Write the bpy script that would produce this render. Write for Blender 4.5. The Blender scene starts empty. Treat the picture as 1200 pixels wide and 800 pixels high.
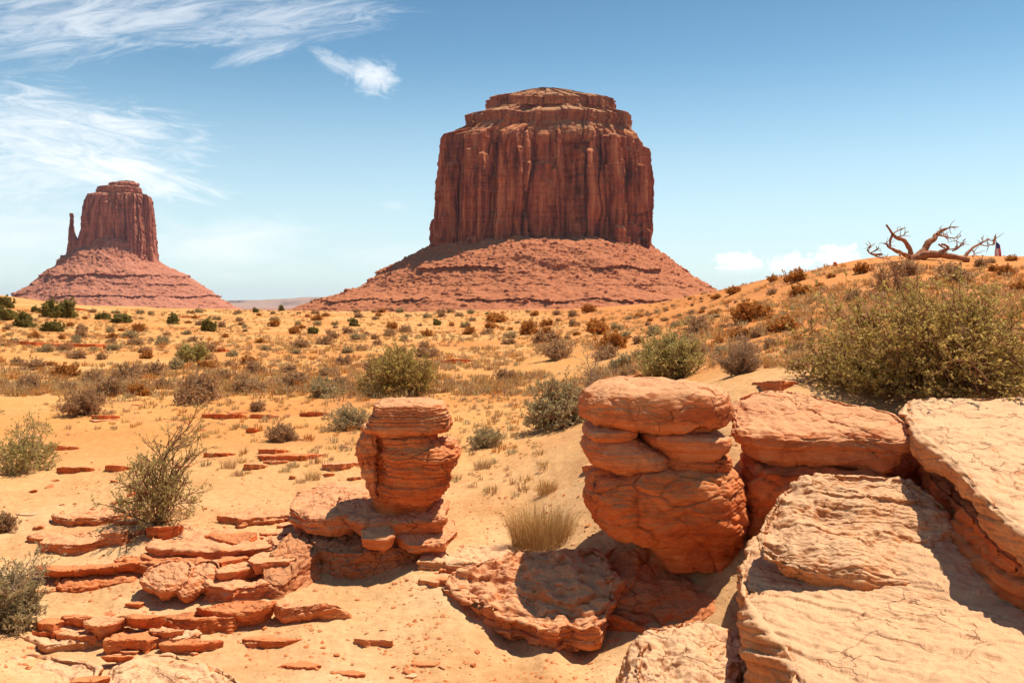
import bpy, math, random
import numpy as np

# ------------------------------------------------------------------ camera, sky, sun, exposure
SC = bpy.context.scene
COL = SC.collection
R = math.radians
H = 2.2            # eye height above the plain
F = 1067.0         # focal length in photograph pixels (1200 wide)
CX, HY = 600.0, 358.0   # principal column, horizon row

cam_d = bpy.data.cameras.new('camera'); cam = bpy.data.objects.new('camera', cam_d); COL.objects.link(cam)
cam_d.sensor_fit = 'HORIZONTAL'; cam_d.sensor_width = 36.0; cam_d.lens = 36.0 * F / 1200.0
cam_d.shift_y = -(400.0 - HY) / 1200.0
cam_d.clip_start = 0.05; cam_d.clip_end = 60000.0
cam.location = (0, 0, H); cam.rotation_euler = (R(90), 0, 0)
SC.camera = cam

SUN_EL, SUN_AZ = 65.0, 57.0      # azimuth measured from straight ahead (+Y) towards the right (+X)
sun_d = bpy.data.lights.new('sun', 'SUN'); sun = bpy.data.objects.new('sun', sun_d); COL.objects.link(sun)
sun_d.energy = 4.2; sun_d.angle = R(0.55); sun_d.color = (1.0, 0.91, 0.78)
sun.location = (40, 20, 60)
sun.rotation_euler = (R(90 - SUN_EL), 0, R(180 - SUN_AZ))

SC.view_settings.view_transform = 'Standard'
try: SC.view_settings.look = 'None'
except Exception: pass
SC.view_settings.gamma = 1.0; SC.view_settings.use_curve_mapping = False
SC.view_settings.exposure = 0.68
SC.cycles.use_denoising = True
SC.cycles.max_bounces = 6; SC.cycles.diffuse_bounces = 4; SC.cycles.volume_bounces = 0
SC.cycles.transparent_max_bounces = 6
try: SC.cycles.caustics_reflective = False; SC.cycles.caustics_refractive = False
except Exception: pass


class NT:
    """tiny node-tree builder: n(type, {input: value-or-socket}, attribute=...)"""
    def __init__(self, tree): self.t = tree; tree.nodes.clear()
    def n(self, typ, ins=None, **kw):
        nd = self.t.nodes.new(typ)
        for k, v in kw.items(): setattr(nd, k, v)
        for k, v in (ins or {}).items():
            s = nd.inputs[k]
            if isinstance(v, bpy.types.NodeSocket): self.t.links.new(v, s)
            elif isinstance(v, bpy.types.Node): self.t.links.new(v.outputs[0], s)
            else: s.default_value = v
        return nd
    def m(self, op, a, b=0.0, c=0.0, clamp=False):
        nd = self.n('ShaderNodeMath', {0: a, 1: b, 2: c}, operation=op); nd.use_clamp = clamp
        return nd.outputs[0]
    def vm(self, op, a, b=(0, 0, 0)):
        return self.n('ShaderNodeVectorMath', {0: a, 1: b}, operation=op).outputs[0]
    def sep(self, v): return self.n('ShaderNodeSeparateXYZ', {0: v}).outputs
    def comb(self, x, y, z): return self.n('ShaderNodeCombineXYZ', {0: x, 1: y, 2: z}).outputs[0]
    def mr(self, v, a, b, c=0.0, d=1.0, smooth=True):
        nd = self.n('ShaderNodeMapRange', {'Value': v, 'From Min': a, 'From Max': b, 'To Min': c, 'To Max': d})
        nd.interpolation_type = 'SMOOTHSTEP' if smooth else 'LINEAR'
        return nd.outputs[0]
    def mix(self, f, a, b, blend='MIX'):
        nd = self.n('ShaderNodeMix', {}, data_type='RGBA', blend_type=blend)
        for idx, v in ((0, f), (6, a), (7, b)):
            s = nd.inputs[idx]
            if isinstance(v, bpy.types.NodeSocket): self.t.links.new(v, s)
            else: s.default_value = (tuple(v) + (1,))[:4] if idx else v
        return nd.outputs[2]
    def noise(self, vec, scale, detail=4, rough=0.55, dist=0.0):
        return self.n('ShaderNodeTexNoise', {'Vector': vec, 'Scale': scale, 'Detail': detail, 'Roughness': rough, 'Distortion': dist}).outputs[0]
    def ramp(self, f, stops):
        nd = self.n('ShaderNodeValToRGB', {0: f}); cr = nd.color_ramp
        while len(cr.elements) < len(stops): cr.elements.new(0.5)
        for e, (p, c) in zip(cr.elements, stops): e.position = p; e.color = (c[0], c[1], c[2], 1)
        return nd.outputs[0]
    def link(self, a, b): self.t.links.new(a, b)


world = bpy.data.worlds.new('World'); SC.world = world; world.use_nodes = True
W = NT(world.node_tree)
sky = W.n('ShaderNodeTexSky', sky_type='NISHITA')
sky.sun_disc = False; sky.sun_elevation = R(SUN_EL); sky.sun_rotation = R(SUN_AZ)
sky.altitude = 1600; sky.air_density = 1.0; sky.dust_density = 1.2; sky.ozone_density = 1.0
dirv = W.n('ShaderNodeTexCoord').outputs['Generated']
dx, dy, dz = W.sep(dirv)
ahead = W.mr(dy, 0.15, 0.3)
dys = W.m('MAXIMUM', dy, 0.1)
cu, cv = W.m('DIVIDE', dx, dys), W.m('DIVIDE', dz, dys)
CLV = W.comb(cu, cv, 0.0)
def cloud(px, py, rx, ry, rot, dens, nsx, nsy, lo, hi, amp, seed, detail=7, rough=0.6, dist=0.6):
    """one cloud in its own direction, size and slant; wispy noise stretched along it"""
    mp = W.n('ShaderNodeMapping', {'Vector': CLV, 'Location': (-(px - CX) / F, -(HY - py) / F, 0)}, vector_type='POINT').outputs[0]
    rt = W.n('ShaderNodeVectorRotate', {'Vector': mp, 'Angle': R(-rot)}, rotation_type='Z_AXIS').outputs[0]
    q = W.vm('MULTIPLY', rt, (F / rx, F / ry, 0))
    ln = W.n('ShaderNodeVectorMath', {0: q}, operation='LENGTH').outputs['Value']
    fall = W.m('SUBTRACT', 1.0, W.m('POWER', ln, 1.6))
    nv = W.vm('ADD', W.vm('MULTIPLY', rt, (nsx, nsy, 1)), (seed * 3.7, seed * 1.3, seed))
    nz = W.noise(nv, 1.0, detail, rough, dist)
    s = W.m('ADD', fall, W.m('MULTIPLY', W.m('SUBTRACT', nz, 0.5), amp))
    return W.m('MULTIPLY', W.mr(s, lo, hi), dens)
CL = [
    cloud(125, 12, 310, 56, 9, .55, 11, 58, -.2, 1.5, 3.4, 1, 9, .66, 1.3),
    cloud(330, 26, 150, 30, 6, .45, 14, 70, -.2, 1.5, 3.6, 2, 9, .66, 1.3),
    cloud(60, 150, 180, 50, -8, .75, 12, 62, -.2, 1.5, 3.4, 3, 9, .66, 1.3),
    cloud(125, 198, 140, 32, -13, .85, 14, 70, -.2, 1.4, 3.3, 4, 9, .66, 1.3),
    cloud(20, 205, 160, 46, 4, .55, 12, 60, -.2, 1.5, 3.2, 5, 9, .66, 1.3),
    cloud(438, 90, 34, 24, -18, .8, 34, 60, -.1, 1.3, 2.4, 6, 8, .62, 1.2),
    cloud(402, 76, 46, 13, -22, .45, 30, 90, -.1, 1.4, 2.8, 7, 8, .66, 1.2),
    cloud(305, 62, 66, 12, 16, .45, 20, 100, -.1, 1.5, 3.0, 8, 9, .66, 1.2),
    cloud(270, 288, 130, 44, 0, .6, 12, 40, -.1, 1.6, 2.4, 9, 8, .62, .8),
    cloud(20, 275, 190, 62, 0, .45, 10, 40, -.1, 1.6, 2.4, 10, 8, .62, .8),
    cloud(460, 240, 24, 7, -4, .25, 20, 60, 0, 1.4, 2.2, 11),
    cloud(470, 300, 120, 22, 0, .3, 9, 40, 0, 1.6, 2.2, 16),
    cloud(866, 307, 40, 14, 0, .95, 85, 105, .12, .62, 2.6, 12, 6, .55, .2),
    cloud(928, 308, 36, 14, 8, .9, 85, 105, .12, .65, 2.7, 13, 6, .55, .2),
    cloud(980, 299, 36, 15, 6, .95, 85, 105, .12, .62, 2.6, 14, 6, .55, .2),
    cloud(920, 314, 95, 9, 3, .3, 40, 60, 0, 1.0, 1.6, 15, 5, .5, .2),
]
cm = CL[0]
for c in CL[1:]:
    cm = W.m('MAXIMUM', cm, c)
cm = W.m('MULTIPLY', cm, ahead)
SKY_TINT = (0.51, 0.65, 0.60)
skyc = W.mix(1.0, sky.outputs[0], SKY_TINT, 'MULTIPLY')
elev = W.m('ARCSINE', dz)
skyc = W.mix(W.mr(elev, R(6), R(24), 0.0, 1.0), skyc, W.mix(1.0, skyc, (.54, .66, .76), 'MULTIPLY'))
skyc = W.mix(W.mr(elev, R(16), R(-3), 0.0, .80), skyc, (3.7, 4.15, 4.3))     # dusty pale air low in the sky
skyc = W.mix(cm, skyc, (4.9, 4.95, 5.0))
bg = W.n('ShaderNodeBackground', {'Color': skyc, 'Strength': 0.15})
W.n('ShaderNodeOutputWorld', {'Surface': bg})

# ------------------------------------------------------------------ numpy noise
_rng = np.random.RandomState(7)
_perm = _rng.permutation(256).astype(np.int64)
_grad = _rng.normal(size=(256, 3)); _grad /= np.linalg.norm(_grad, axis=1)[:, None]

def perlin(p):
    p = np.asarray(p, float)
    i = np.floor(p).astype(np.int64); f = p - i
    u = f * f * f * (f * (f * 6 - 15) + 10)
    out = np.zeros(len(p))
    for a in (0, 1):
        wa = u[:, 0] if a else 1 - u[:, 0]
        ha = _perm[(i[:, 0] + a) & 255]
        for b in (0, 1):
            wb = wa * (u[:, 1] if b else 1 - u[:, 1])
            hb = _perm[(ha + i[:, 1] + b) & 255]
            for c in (0, 1):
                g = _grad[_perm[(hb + i[:, 2] + c) & 255]]
                d = g[:, 0] * (f[:, 0] - a) + g[:, 1] * (f[:, 1] - b) + g[:, 2] * (f[:, 2] - c)
                out += wb * (u[:, 2] if c else 1 - u[:, 2]) * d
    return out * 1.6

def fbm(p, octs=4, gain=0.5, lac=2.03):
    p = np.asarray(p, float); s = 0; a = 1.0
    for k in range(octs):
        s = s + a * perlin(p * lac ** k + 17.3 * k); a *= gain
    return s

def ridged(p, octs=3):
    s = 0; a = 1.0
    for k in range(octs):
        s = s + a * (1 - 2 * np.abs(perlin(p * 2.1 ** k + 9.1 * k))); a *= .5
    return s

def hash1(k):
    k = np.asarray(k).astype(np.int64)
    return ((_perm[(k * 31 + 11) & 255] * 256 + _perm[(k * 17 + 71) & 255]) % 65536) / 65536.0

def worley(p, seed=0):
    """F1, F2 and id of the nearest cell"""
    i = np.floor(p).astype(np.int64)
    f1 = np.full(len(p), 9.0); f2 = np.full(len(p), 9.0); cid = np.zeros(len(p), np.int64)
    for a in (-1, 0, 1):
        for b in (-1, 0, 1):
            for c in (-1, 0, 1):
                q = i + (a, b, c)
                h = _perm[(_perm[(_perm[(q[:, 0] + seed) & 255] + q[:, 1]) & 255] + q[:, 2]) & 255]
                o = np.stack([hash1(h), hash1(h + 91), hash1(h + 183)], 1)
                d = np.linalg.norm(q + o - p, axis=1)
                m = d < f1
                f2 = np.where(m, f1, np.minimum(f2, d)); cid = np.where(m, h, cid); f1 = np.where(m, d, f1)
    return f1, f2, cid

def sstep(x, a, b):
    t = np.clip((x - a) / (b - a), 0, 1); return t * t * (3 - 2 * t)

# ------------------------------------------------------------------ object helpers
def tag(o, label=None, cat=None, group=None, kind=None):
    if label: o['label'] = label
    if cat: o['category'] = cat
    if group: o['group'] = group
    if kind: o['kind'] = kind
    return o

def mesh_np(name, V, faces_q=None, faces_t=None, smooth=True, mats=None, mat_idx=None):
    me = bpy.data.meshes.new(name)
    V = np.asarray(V, np.float32).reshape(-1, 3)
    q = np.zeros((0, 4), np.int32) if faces_q is None else np.asarray(faces_q, np.int32).reshape(-1, 4)
    t = np.zeros((0, 3), np.int32) if faces_t is None else np.asarray(faces_t, np.int32).reshape(-1, 3)
    nl = q.size + t.size; nf = len(q) + len(t)
    me.vertices.add(len(V)); me.vertices.foreach_set('co', V.ravel())
    me.loops.add(nl); me.polygons.add(nf)
    me.loops.foreach_set('vertex_index', np.concatenate([q.ravel(), t.ravel()]))
    st = np.concatenate([np.arange(len(q)) * 4, q.size + np.arange(len(t)) * 3]).astype(np.int32)
    me.polygons.foreach_set('loop_start', st)
    me.polygons.foreach_set('use_smooth', np.full(nf, smooth))
    for m in mats or []: me.materials.append(m)
    if mat_idx is not None: me.polygons.foreach_set('material_index', np.asarray(mat_idx, np.int32))
    me.update(calc_edges=True); me.validate()
    return me

def obj(name, me, parent=None, loc=None):
    o = bpy.data.objects.new(name, me); COL.objects.link(o)
    if parent: o.parent = parent
    if loc is not None: o.location = loc
    return o

def empty(name, loc, rz=0):
    o = bpy.data.objects.new(name, None); COL.objects.link(o); o.location = loc; o.rotation_euler = (0, 0, rz)
    o.empty_display_size = 0.3
    return o

def px2w(px, py, Y): return np.array([(px - CX) / F * Y, Y, H - (py - HY) / F * Y])
def pxz(px, py, z):
    Y = (H - z) * F / (py - HY); return np.array([(px - CX) / F * Y, Y, z])

# ------------------------------------------------------------------ materials
def new_mat(name, rough=0.9):
    m = bpy.data.materials.new(name); m.use_nodes = True
    n = NT(m.node_tree)
    b = n.n('ShaderNodeBsdfPrincipled', {'Roughness': rough}); b.inputs['Specular IOR Level'].default_value = 0.15
    n.n('ShaderNodeOutputMaterial', {'Surface': b})
    return m, n, b

def mat_sand():
    m, n, b = new_mat('desert_sand', 0.95)
    P = n.n('ShaderNodeNewGeometry').outputs['Position']
    x, y, z = n.sep(P)
    big = n.noise(P, 0.11, 5, .6); mid = n.noise(P, 0.9, 5, .6); fine = n.noise(P, 14, 5, .65)
    far = n.mr(n.m('ADD', y, n.m('MULTIPLY', mid, 5.0)), 8.0, 19.0)
    near_c = n.ramp(mid, [(.3, (.55, .29, .12)), (.48, (.65, .395, .185)), (.7, (.71, .48, .26))])
    far_c = n.ramp(big, [(.3, (.56, .20, .05)), (.5, (.66, .315, .095)), (.72, (.69, .41, .16))])
    hill = n.mr(n.m('ADD', x, n.m('MULTIPLY', mid, 8.0)), 3.0, 14.0)
    far_c = n.mix(n.m('MULTIPLY', hill, .6), far_c, (.62, .20, .045))
    c = n.mix(far, near_c, far_c)
    valley = n.mr(y, 160, 260)
    c = n.mix(valley, c, (.40, .17, .09))
    # bare red soil where the sand has blown off
    red = n.mr(n.noise(n.vm('MULTIPLY', P, (.5, 1.1, 1)), .12, 6, .65), .60, .68)
    c = n.mix(n.m('MULTIPLY', red, .75), c, (.42, .13, .045))
    c = n.mix(n.mr(fine, .3, .75), n.mix(1.0, c, (.80, .76, .72), 'MULTIPLY'), c)
    # grit and tiny chips
    vo = n.n('ShaderNodeTexVoronoi', {'Vector': P, 'Scale': 26.0}, feature='F1')
    chip = n.m('MULTIPLY', n.mr(vo.outputs['Distance'], .30, .22), n.mr(n.sep(vo.outputs['Color'])[0], .70, .72))
    chip = n.m('MULTIPLY', chip, n.mr(n.noise(P, .7, 3), .42, .58))
    c = n.mix(chip, c, (.34, .13, .06))
    # salt crust
    pat = n.mr(n.noise(n.vm('MULTIPLY', P, (1, 1.6, 1)), .42, 7, .68, .6), .50, .66)
    c = n.mix(n.m('MULTIPLY', pat, .5), c, (.52, .22, .085))
    rip = n.m('MULTIPLY', n.noise(n.vm('MULTIPLY', P, (3.5, 11, 1)), 1.0, 5, .6, .8), 1.0)
    salt = n.m('MULTIPLY', n.mr(n.noise(P, .55, 6, .7), .68, .76), n.mr(y, 11.0, 8.0))
    c = n.mix(n.m('MULTIPLY', salt, .5), c, (.78, .70, .60))
    n.link(c, b.inputs['Base Color'])
    h = n.m('ADD', n.m('ADD', n.m('MULTIPLY', n.noise(P, 5, 7, .68), 1.0), n.m('MULTIPLY', rip, .5)), n.m('MULTIPLY', n.noise(P, 45, 4, .7), .28))
    h = n.m('ADD', h, n.m('MULTIPLY', chip, .15))
    bp = n.n('ShaderNodeBump', {'Height': h, 'Strength': .55, 'Distance': .05})
    n.link(bp.outputs[0], b.inputs['Normal'])
    return m

def mat_rock(name, dark, mid_, light, dust_sun, dust_sun_amt=.85, unit=1.0, tilt=(0, 0, 0), bump=.6):
    m, n, b = new_mat(name, .92)
    tc = n.n('ShaderNodeTexCoord').outputs['Object']
    rnd = n.n('ShaderNodeObjectInfo').outputs['Random']
    P = n.vm('ADD', n.vm('MULTIPLY', tc, (1 / unit,) * 3), n.comb(n.m('MULTIPLY', rnd, 37), n.m('MULTIPLY', rnd, 91), n.m('MULTIPLY', rnd, 53)))
    Pt = n.n('ShaderNodeVectorRotate', {'Vector': P, 'Rotation': tuple(R(a) for a in tilt)}, rotation_type='EULER_XYZ').outputs[0]
    band = n.noise(n.vm('MULTIPLY', Pt, (1.2, 1.2, 16)), 1.0, 6, .62, .5)
    blot = n.noise(P, 2.3, 7, .68, .4)
    c = n.ramp(n.m('ADD', n.m('MULTIPLY', band, .45), n.m('MULTIPLY', blot, .55)), [(.33, dark), (.5, mid_), (.66, light)])
    stain = n.mr(n.noise(n.vm('MULTIPLY', P, (1, 1, .6)), 5.0, 6, .7, .8), .56, .70)
    c = n.mix(n.m('MULTIPLY', stain, .45), c, tuple(d * .55 for d in dark))
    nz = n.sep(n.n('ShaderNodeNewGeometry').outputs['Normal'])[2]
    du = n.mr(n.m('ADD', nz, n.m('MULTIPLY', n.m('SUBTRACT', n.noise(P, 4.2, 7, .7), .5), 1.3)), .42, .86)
    c = n.mix(n.m('MULTIPLY', du, dust_sun_amt), c, dust_sun)  # sand dust on upward faces; also paints in the paleness of sunlit tops
    sp = n.mr(n.noise(P, 38, 4, .75), .60, .72)
    c = n.mix(n.m('MULTIPLY', sp, .35), c, n.mix(1.0, c, (.55, .48, .45), 'MULTIPLY'))
    lam = n.noise(n.vm('MULTIPLY', Pt, (2.0, 2.0, 22)), 1.0, 7, .62, .35)
    lam0 = lam
    lam = n.m('ADD', n.m('MULTIPLY', lam, .5), n.m('MULTIPLY', n.m('DIVIDE', n.m('FLOOR', n.m('MULTIPLY', lam, 11)), 11), .5))
    crackv = n.n('ShaderNodeTexVoronoi', {'Vector': n.vm('ADD', n.vm('MULTIPLY', Pt, (1.6, 1.6, 5.0)), n.vm('MULTIPLY', n.n('ShaderNodeTexNoise', {'Vector': P, 'Scale': 3.0, 'Detail': 4.0}).outputs[1], (.9, .9, .9))), 'Scale': 1.6}, feature='DISTANCE_TO_EDGE').outputs[0]
    crack = n.m('MAXIMUM', n.mr(crackv, .0, .03), n.mr(n.noise(P, 1.1, 3), .40, .52))
    bl = n.mr(n.m('FRACT', n.m('MULTIPLY', lam0, 9)), .0, .09)
    bl = n.m('MAXIMUM', bl, n.mr(n.m('ADD', n.m('ABSOLUTE', nz), n.m('MULTIPLY', n.m('SUBTRACT', n.noise(P, 2.6, 4), .5), 1.6)), .25, .75))
    crack = n.m('MULTIPLY', crack, n.m('ADD', n.m('MULTIPLY', bl, .65), .35))
    c = n.mix(n.mr(n.noise(P, 110, 3, .7), .38, .62), n.mix(1.0, c, (.90, .86, .83), 'MULTIPLY'), c)
    c = n.mix(crack, n.mix(1.0, c, (.50, .42, .40), 'MULTIPLY'), c)
    n.link(c, b.inputs['Base Color'])
    h = n.m('ADD', n.m('MULTIPLY', lam, .75), n.m('MULTIPLY', n.noise(P, 22, 8, .74), .50))
    h = n.m('ADD', h, n.m('MULTIPLY', crack, .26))
    h = n.m('ADD', h, n.m('MULTIPLY', n.noise(P, 90, 3, .7), .16))
    h = n.m('ADD', h, n.m('MULTIPLY', n.mr(n.noise(P, 30, 2, .5), .62, .74), -.12))
    bp = n.n('ShaderNodeBump', {'Height': h, 'Strength': bump, 'Distance': .055 * unit})
    n.link(bp.outputs[0], b.inputs['Normal'])
    return m

def mat_butte(name, varnish_shade, face, lit, dust_sun, unit):
    m, n, b = new_mat(name, .95)
    tc = n.n('ShaderNodeTexCoord').outputs['Object']
    P = n.vm('MULTIPLY', tc, (1 / unit,) * 3)
    streak = n.m('ADD', n.m('MULTIPLY', n.noise(n.vm('MULTIPLY', P, (9, 9, .9)), 1.0, 7, .65, .4), .6), n.m('MULTIPLY', n.noise(n.vm('MULTIPLY', P, (2.2, 2.2, .8)), 1.0, 5, .6, .6), .4))
    band = n.noise(n.vm('MULTIPLY', P, (.5, .5, 22)), 1.0, 5, .6, .2)
    c = n.ramp(n.m('ADD', n.m('MULTIPLY', streak, .84), n.m('MULTIPLY', band, .16)), [(.41, varnish_shade), (.5, face), (.59, lit)])  # varnish streaks; ramp ends also paint in shaded cracks and sunlit ridges
    nz = n.sep(n.n('ShaderNodeNewGeometry').outputs['Normal'])[2]
    du = n.mr(n.m('ADD', nz, n.m('MULTIPLY', n.m('SUBTRACT', n.noise(P, 14, 6, .7), .5), .9)), .35, .85)
    c = n.mix(n.m('MULTIPLY', du, .8), c, dust_sun)
    sp = n.mr(n.noise(P, 60, 5, .75), .55, .72)
    c = n.mix(n.m('MULTIPLY', sp, .4), c, n.mix(1.0, c, (.6, .52, .5), 'MULTIPLY'))
    n.link(c, b.inputs['Base Color'])
    h = n.m('ADD', n.m('MULTIPLY', n.noise(n.vm('MULTIPLY', P, (22, 22, 5)), 1.0, 8, .7, .5), .8), n.m('MULTIPLY', n.noise(P, 45, 6, .75), .6))
    bp = n.n('ShaderNodeBump', {'Height': h, 'Strength': .8, 'Distance': .035 * unit})
    n.link(bp.outputs[0], b.inputs['Normal'])
    return m

def mat_leaf(name, cols, trans=.25):
    m = bpy.data.materials.new(name); m.use_nodes = True
    n = NT(m.node_tree)
    g = n.n('ShaderNodeNewGeometry')
    rp = g.outputs['Random Per Island']
    tc = n.n('ShaderNodeTexCoord').outputs['Object']
    f = n.m('ADD', n.m('MULTIPLY', rp, .55), n.m('MULTIPLY', n.noise(tc, 3.0, 3), .45))
    st = [(.15 + .7 * i / (len(cols) - 1), c) for i, c in enumerate(cols)]
    c = n.ramp(f, st)
    d = n.n('ShaderNodeBsdfDiffuse', {'Color': c, 'Roughness': .5})
    t = n.n('ShaderNodeBsdfTranslucent', {'Color': c})
    mx = n.n('ShaderNodeMixShader', {0: trans, 1: d.outputs[0], 2: t.outputs[0]})
    n.n('ShaderNodeOutputMaterial', {'Surface': mx})
    return m

def mat_plain(name, col, rough=.85, var=.25):
    m, n, b = new_mat(name, rough)
    tc = n.n('ShaderNodeTexCoord').outputs['Object']
    nz = n.noise(tc, 9, 5, .65)
    n.link(n.mix(n.mr(nz, .3, .7), tuple(c * (1 - var) for c in col), tuple(min(1, c * (1 + var)) for c in col)), b.inputs['Base Color'])
    bp = n.n('ShaderNodeBump', {'Height': n.noise(n.vm('MULTIPLY', tc, (6, 6, 6)), 6, 5), 'Strength': .3, 'Distance': .01})
    n.link(bp.outputs[0], b.inputs['Normal'])
    return m

M_SAND = mat_sand()
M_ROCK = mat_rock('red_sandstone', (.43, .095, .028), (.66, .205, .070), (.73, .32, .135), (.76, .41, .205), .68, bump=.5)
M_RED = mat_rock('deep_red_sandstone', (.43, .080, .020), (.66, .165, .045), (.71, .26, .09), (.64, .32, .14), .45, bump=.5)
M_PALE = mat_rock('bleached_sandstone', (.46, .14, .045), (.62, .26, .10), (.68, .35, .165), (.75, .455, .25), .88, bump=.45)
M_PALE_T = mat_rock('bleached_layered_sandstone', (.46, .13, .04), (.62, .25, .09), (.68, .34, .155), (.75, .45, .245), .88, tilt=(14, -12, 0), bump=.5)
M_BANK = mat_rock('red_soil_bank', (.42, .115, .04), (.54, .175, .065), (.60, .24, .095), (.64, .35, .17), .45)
M_TWIG = mat_plain('brown_twig', (.26, .12, .06))
M_TWIG_GREY = mat_plain('grey_twig', (.42, .27, .17))
M_DEAD = mat_plain('weathered_red_wood', (.33, .13, .06), .8, .4)
M_L_GREEN = mat_leaf('olive_leaves', [(.37, .20, .065), (.46, .33, .085), (.56, .43, .13), (.64, .45, .19)], .45)
M_L_YOUNG = mat_leaf('yellow_green_leaves', [(.42, .32, .10), (.52, .42, .14), (.62, .52, .22)], .4)
M_L_SAGE = mat_leaf('sage_leaves', [(.40, .28, .12), (.50, .39, .19), (.61, .50, .29)], .4)
M_L_DRY = mat_leaf('dry_leaves', [(.40, .21, .09), (.52, .31, .15), (.62, .43, .24)], .4)
M_L_RUST = mat_leaf('rust_leaves', [(.48, .17, .04), (.58, .25, .06), (.66, .36, .11)], .4)
M_L_DARK = mat_leaf('dark_juniper_leaves', [(.20, .17, .05), (.29, .24, .07), (.38, .31, .10)], .4)
M_GRASS = mat_leaf('golden_grass', [(.46, .25, .08), (.58, .36, .13), (.66, .46, .21)], .3)
M_GRASS2 = mat_leaf('straw_grass', [(.42, .24, .10), (.54, .34, .16), (.64, .44, .24)], .3)

# ------------------------------------------------------------------ terrain
_CP = []
def cp(px, py, Y): _CP.append(((px - CX) / F, math.log(Y), H - (py - HY) / F * Y))
def cz(px, Y, z): _CP.append(((px - CX) / F, math.log(Y), z))
for a in [(30, 790, 5.9), (200, 790, 6.0), (330, 790, 6.1), (450, 790, 6.2), (600, 795, 6.25), (720, 795, 6.2),
          (60, 740, 6.7), (250, 740, 6.7), (350, 740, 6.7), (450, 750, 6.7), (560, 750, 6.75), (650, 760, 6.65),
          (430, 700, 7.4), (520, 660, 7.9), (560, 700, 7.35), (640, 600, 9), (600, 560, 10.5), (560, 500, 15), (660, 480, 16), (560, 460, 21),
          (60, 620, 8.8), (200, 620, 8.6), (100, 695, 7.45), (200, 690, 7.5), (300, 700, 7.3), (60, 580, 10.3), (300, 580, 10), (250, 540, 12.3),
          (60, 520, 14.3), (430, 560, 10.8), (250, 480, 19), (420, 490, 17.5), (100, 440, 28), (300, 440, 28), (450, 440, 27), (560, 430, 32), (650, 430, 28),
          (740, 440, 19), (830, 445, 13), (0, 380, 75), (150, 385, 80), (300, 385, 85), (450, 390, 75), (600, 395, 58), (0, 410, 45), (300, 405, 50),
          (450, 410, 47), (600, 410, 42), (700, 400, 34), (700, 380, 65), (800, 400, 25), (800, 370, 58), (900, 400, 17.5), (900, 360, 32), (980, 350, 30),
          (1050, 400, 14), (1120, 400, 13.5), (1200, 400, 13.5), (1100, 340, 30), (1250, 340, 30),
          (0, 346, 150), (60, 354, 160), (150, 361, 165), (300, 364, 170), (400, 372, 150), (500, 377, 130), (600, 380, 115), (700, 370, 105),
          (760, 358, 98), (830, 345, 85), (900, 328, 66), (960, 314, 52), (1020, 304, 44), (1100, 302, 42), (1200, 303, 45), (1350, 300, 50)]:
    cp(*a)
for a in [(600, 6.9, -.36), (680, 6.75, -.40), (900, 5.5, -.4), (1100, 5, -.3), (1300, 5, -.3), (600, 1, .35), (100, 3, -.05), (600, 3, -.1), (1100, 3, -.05), (760, 9, .72), (850, 9, 1.0),
          (960, 9.3, 1.2), (1100, 9.3, 1.22), (1300, 9.3, 1.25), (720, 7.7, .02), (790, 7.7, .0), (900, 7.4, .25), (1050, 7.4, .3), (1250, 7.2, .3),
          (1100, 70, 4.8), (1100, 120, 4.5), (960, 90, 3.8), (830, 130, 3.0), (700, 150, 1.5), (1250, 80, 4.9), (1250, 150, 4.5)]:
    cz(*a)
_CPA = np.array(_CP); _A = _CPA[:, :2] * (2.4, 1.0)
def _phi(r2): return np.where(r2 > 1e-12, .5 * r2 * np.log(np.maximum(r2, 1e-12)), 0)
_n = len(_A)
_K = _phi(((_A[:, None] - _A[None]) ** 2).sum(2)) + np.eye(_n) * 2e-4
_Pm = np.c_[np.ones(_n), _A]
_sol = np.linalg.solve(np.block([[_K, _Pm], [_Pm.T, np.zeros((3, 3))]]), np.r_[_CPA[:, 2], 0, 0, 0])

def ground_exact(x, y):
    x = np.atleast_1d(np.asarray(x, float)).ravel(); y = np.atleast_1d(np.asarray(y, float)).ravel()
    r = np.hypot(x, y); az = np.arctan2(x, y)
    azc = np.clip(az, -R(40), R(40))
    ye = np.clip(r * np.cos(azc), 1.0, 190.0)
    A = np.stack([np.tan(azc) * 2.4, np.log(ye)], 1)
    z = np.empty(len(x))
    for k in range(0, len(x), 40000):
        a = A[k:k + 40000]
        d = (a[:, None, 0] - _A[None, :, 0]) ** 2 + (a[:, None, 1] - _A[None, :, 1]) ** 2
        z[k:k + 40000] = _phi(d) @ _sol[:_n] + _sol[_n] + a @ _sol[_n + 1:]
    back = sstep(np.abs(az), R(50), R(95))
    z = z * (1 - back) + back * .45
    p = np.stack([x, y, np.zeros_like(x)], 1)
    fadef = sstep(r, 12, 24)
    z = z + .022 * fbm(p * 1.3, 4) * sstep(r, 2, 5) + .010 * fbm(p * 7, 3)
    z = z + fadef * (.07 * fbm(p * .35 + 5, 3) + .05 * np.maximum(0, perlin(p * .9 + 3)))
    z = z + sstep(r, 35, 80) * .28 * fbm(p * .045 + 9, 4)
    w = sstep(np.log(np.maximum(r, 1)), math.log(185), math.log(420))
    far = -36 + 3.0 * fbm(p * .004 + 2, 4)
    return z * (1 - w) + far * w

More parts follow.
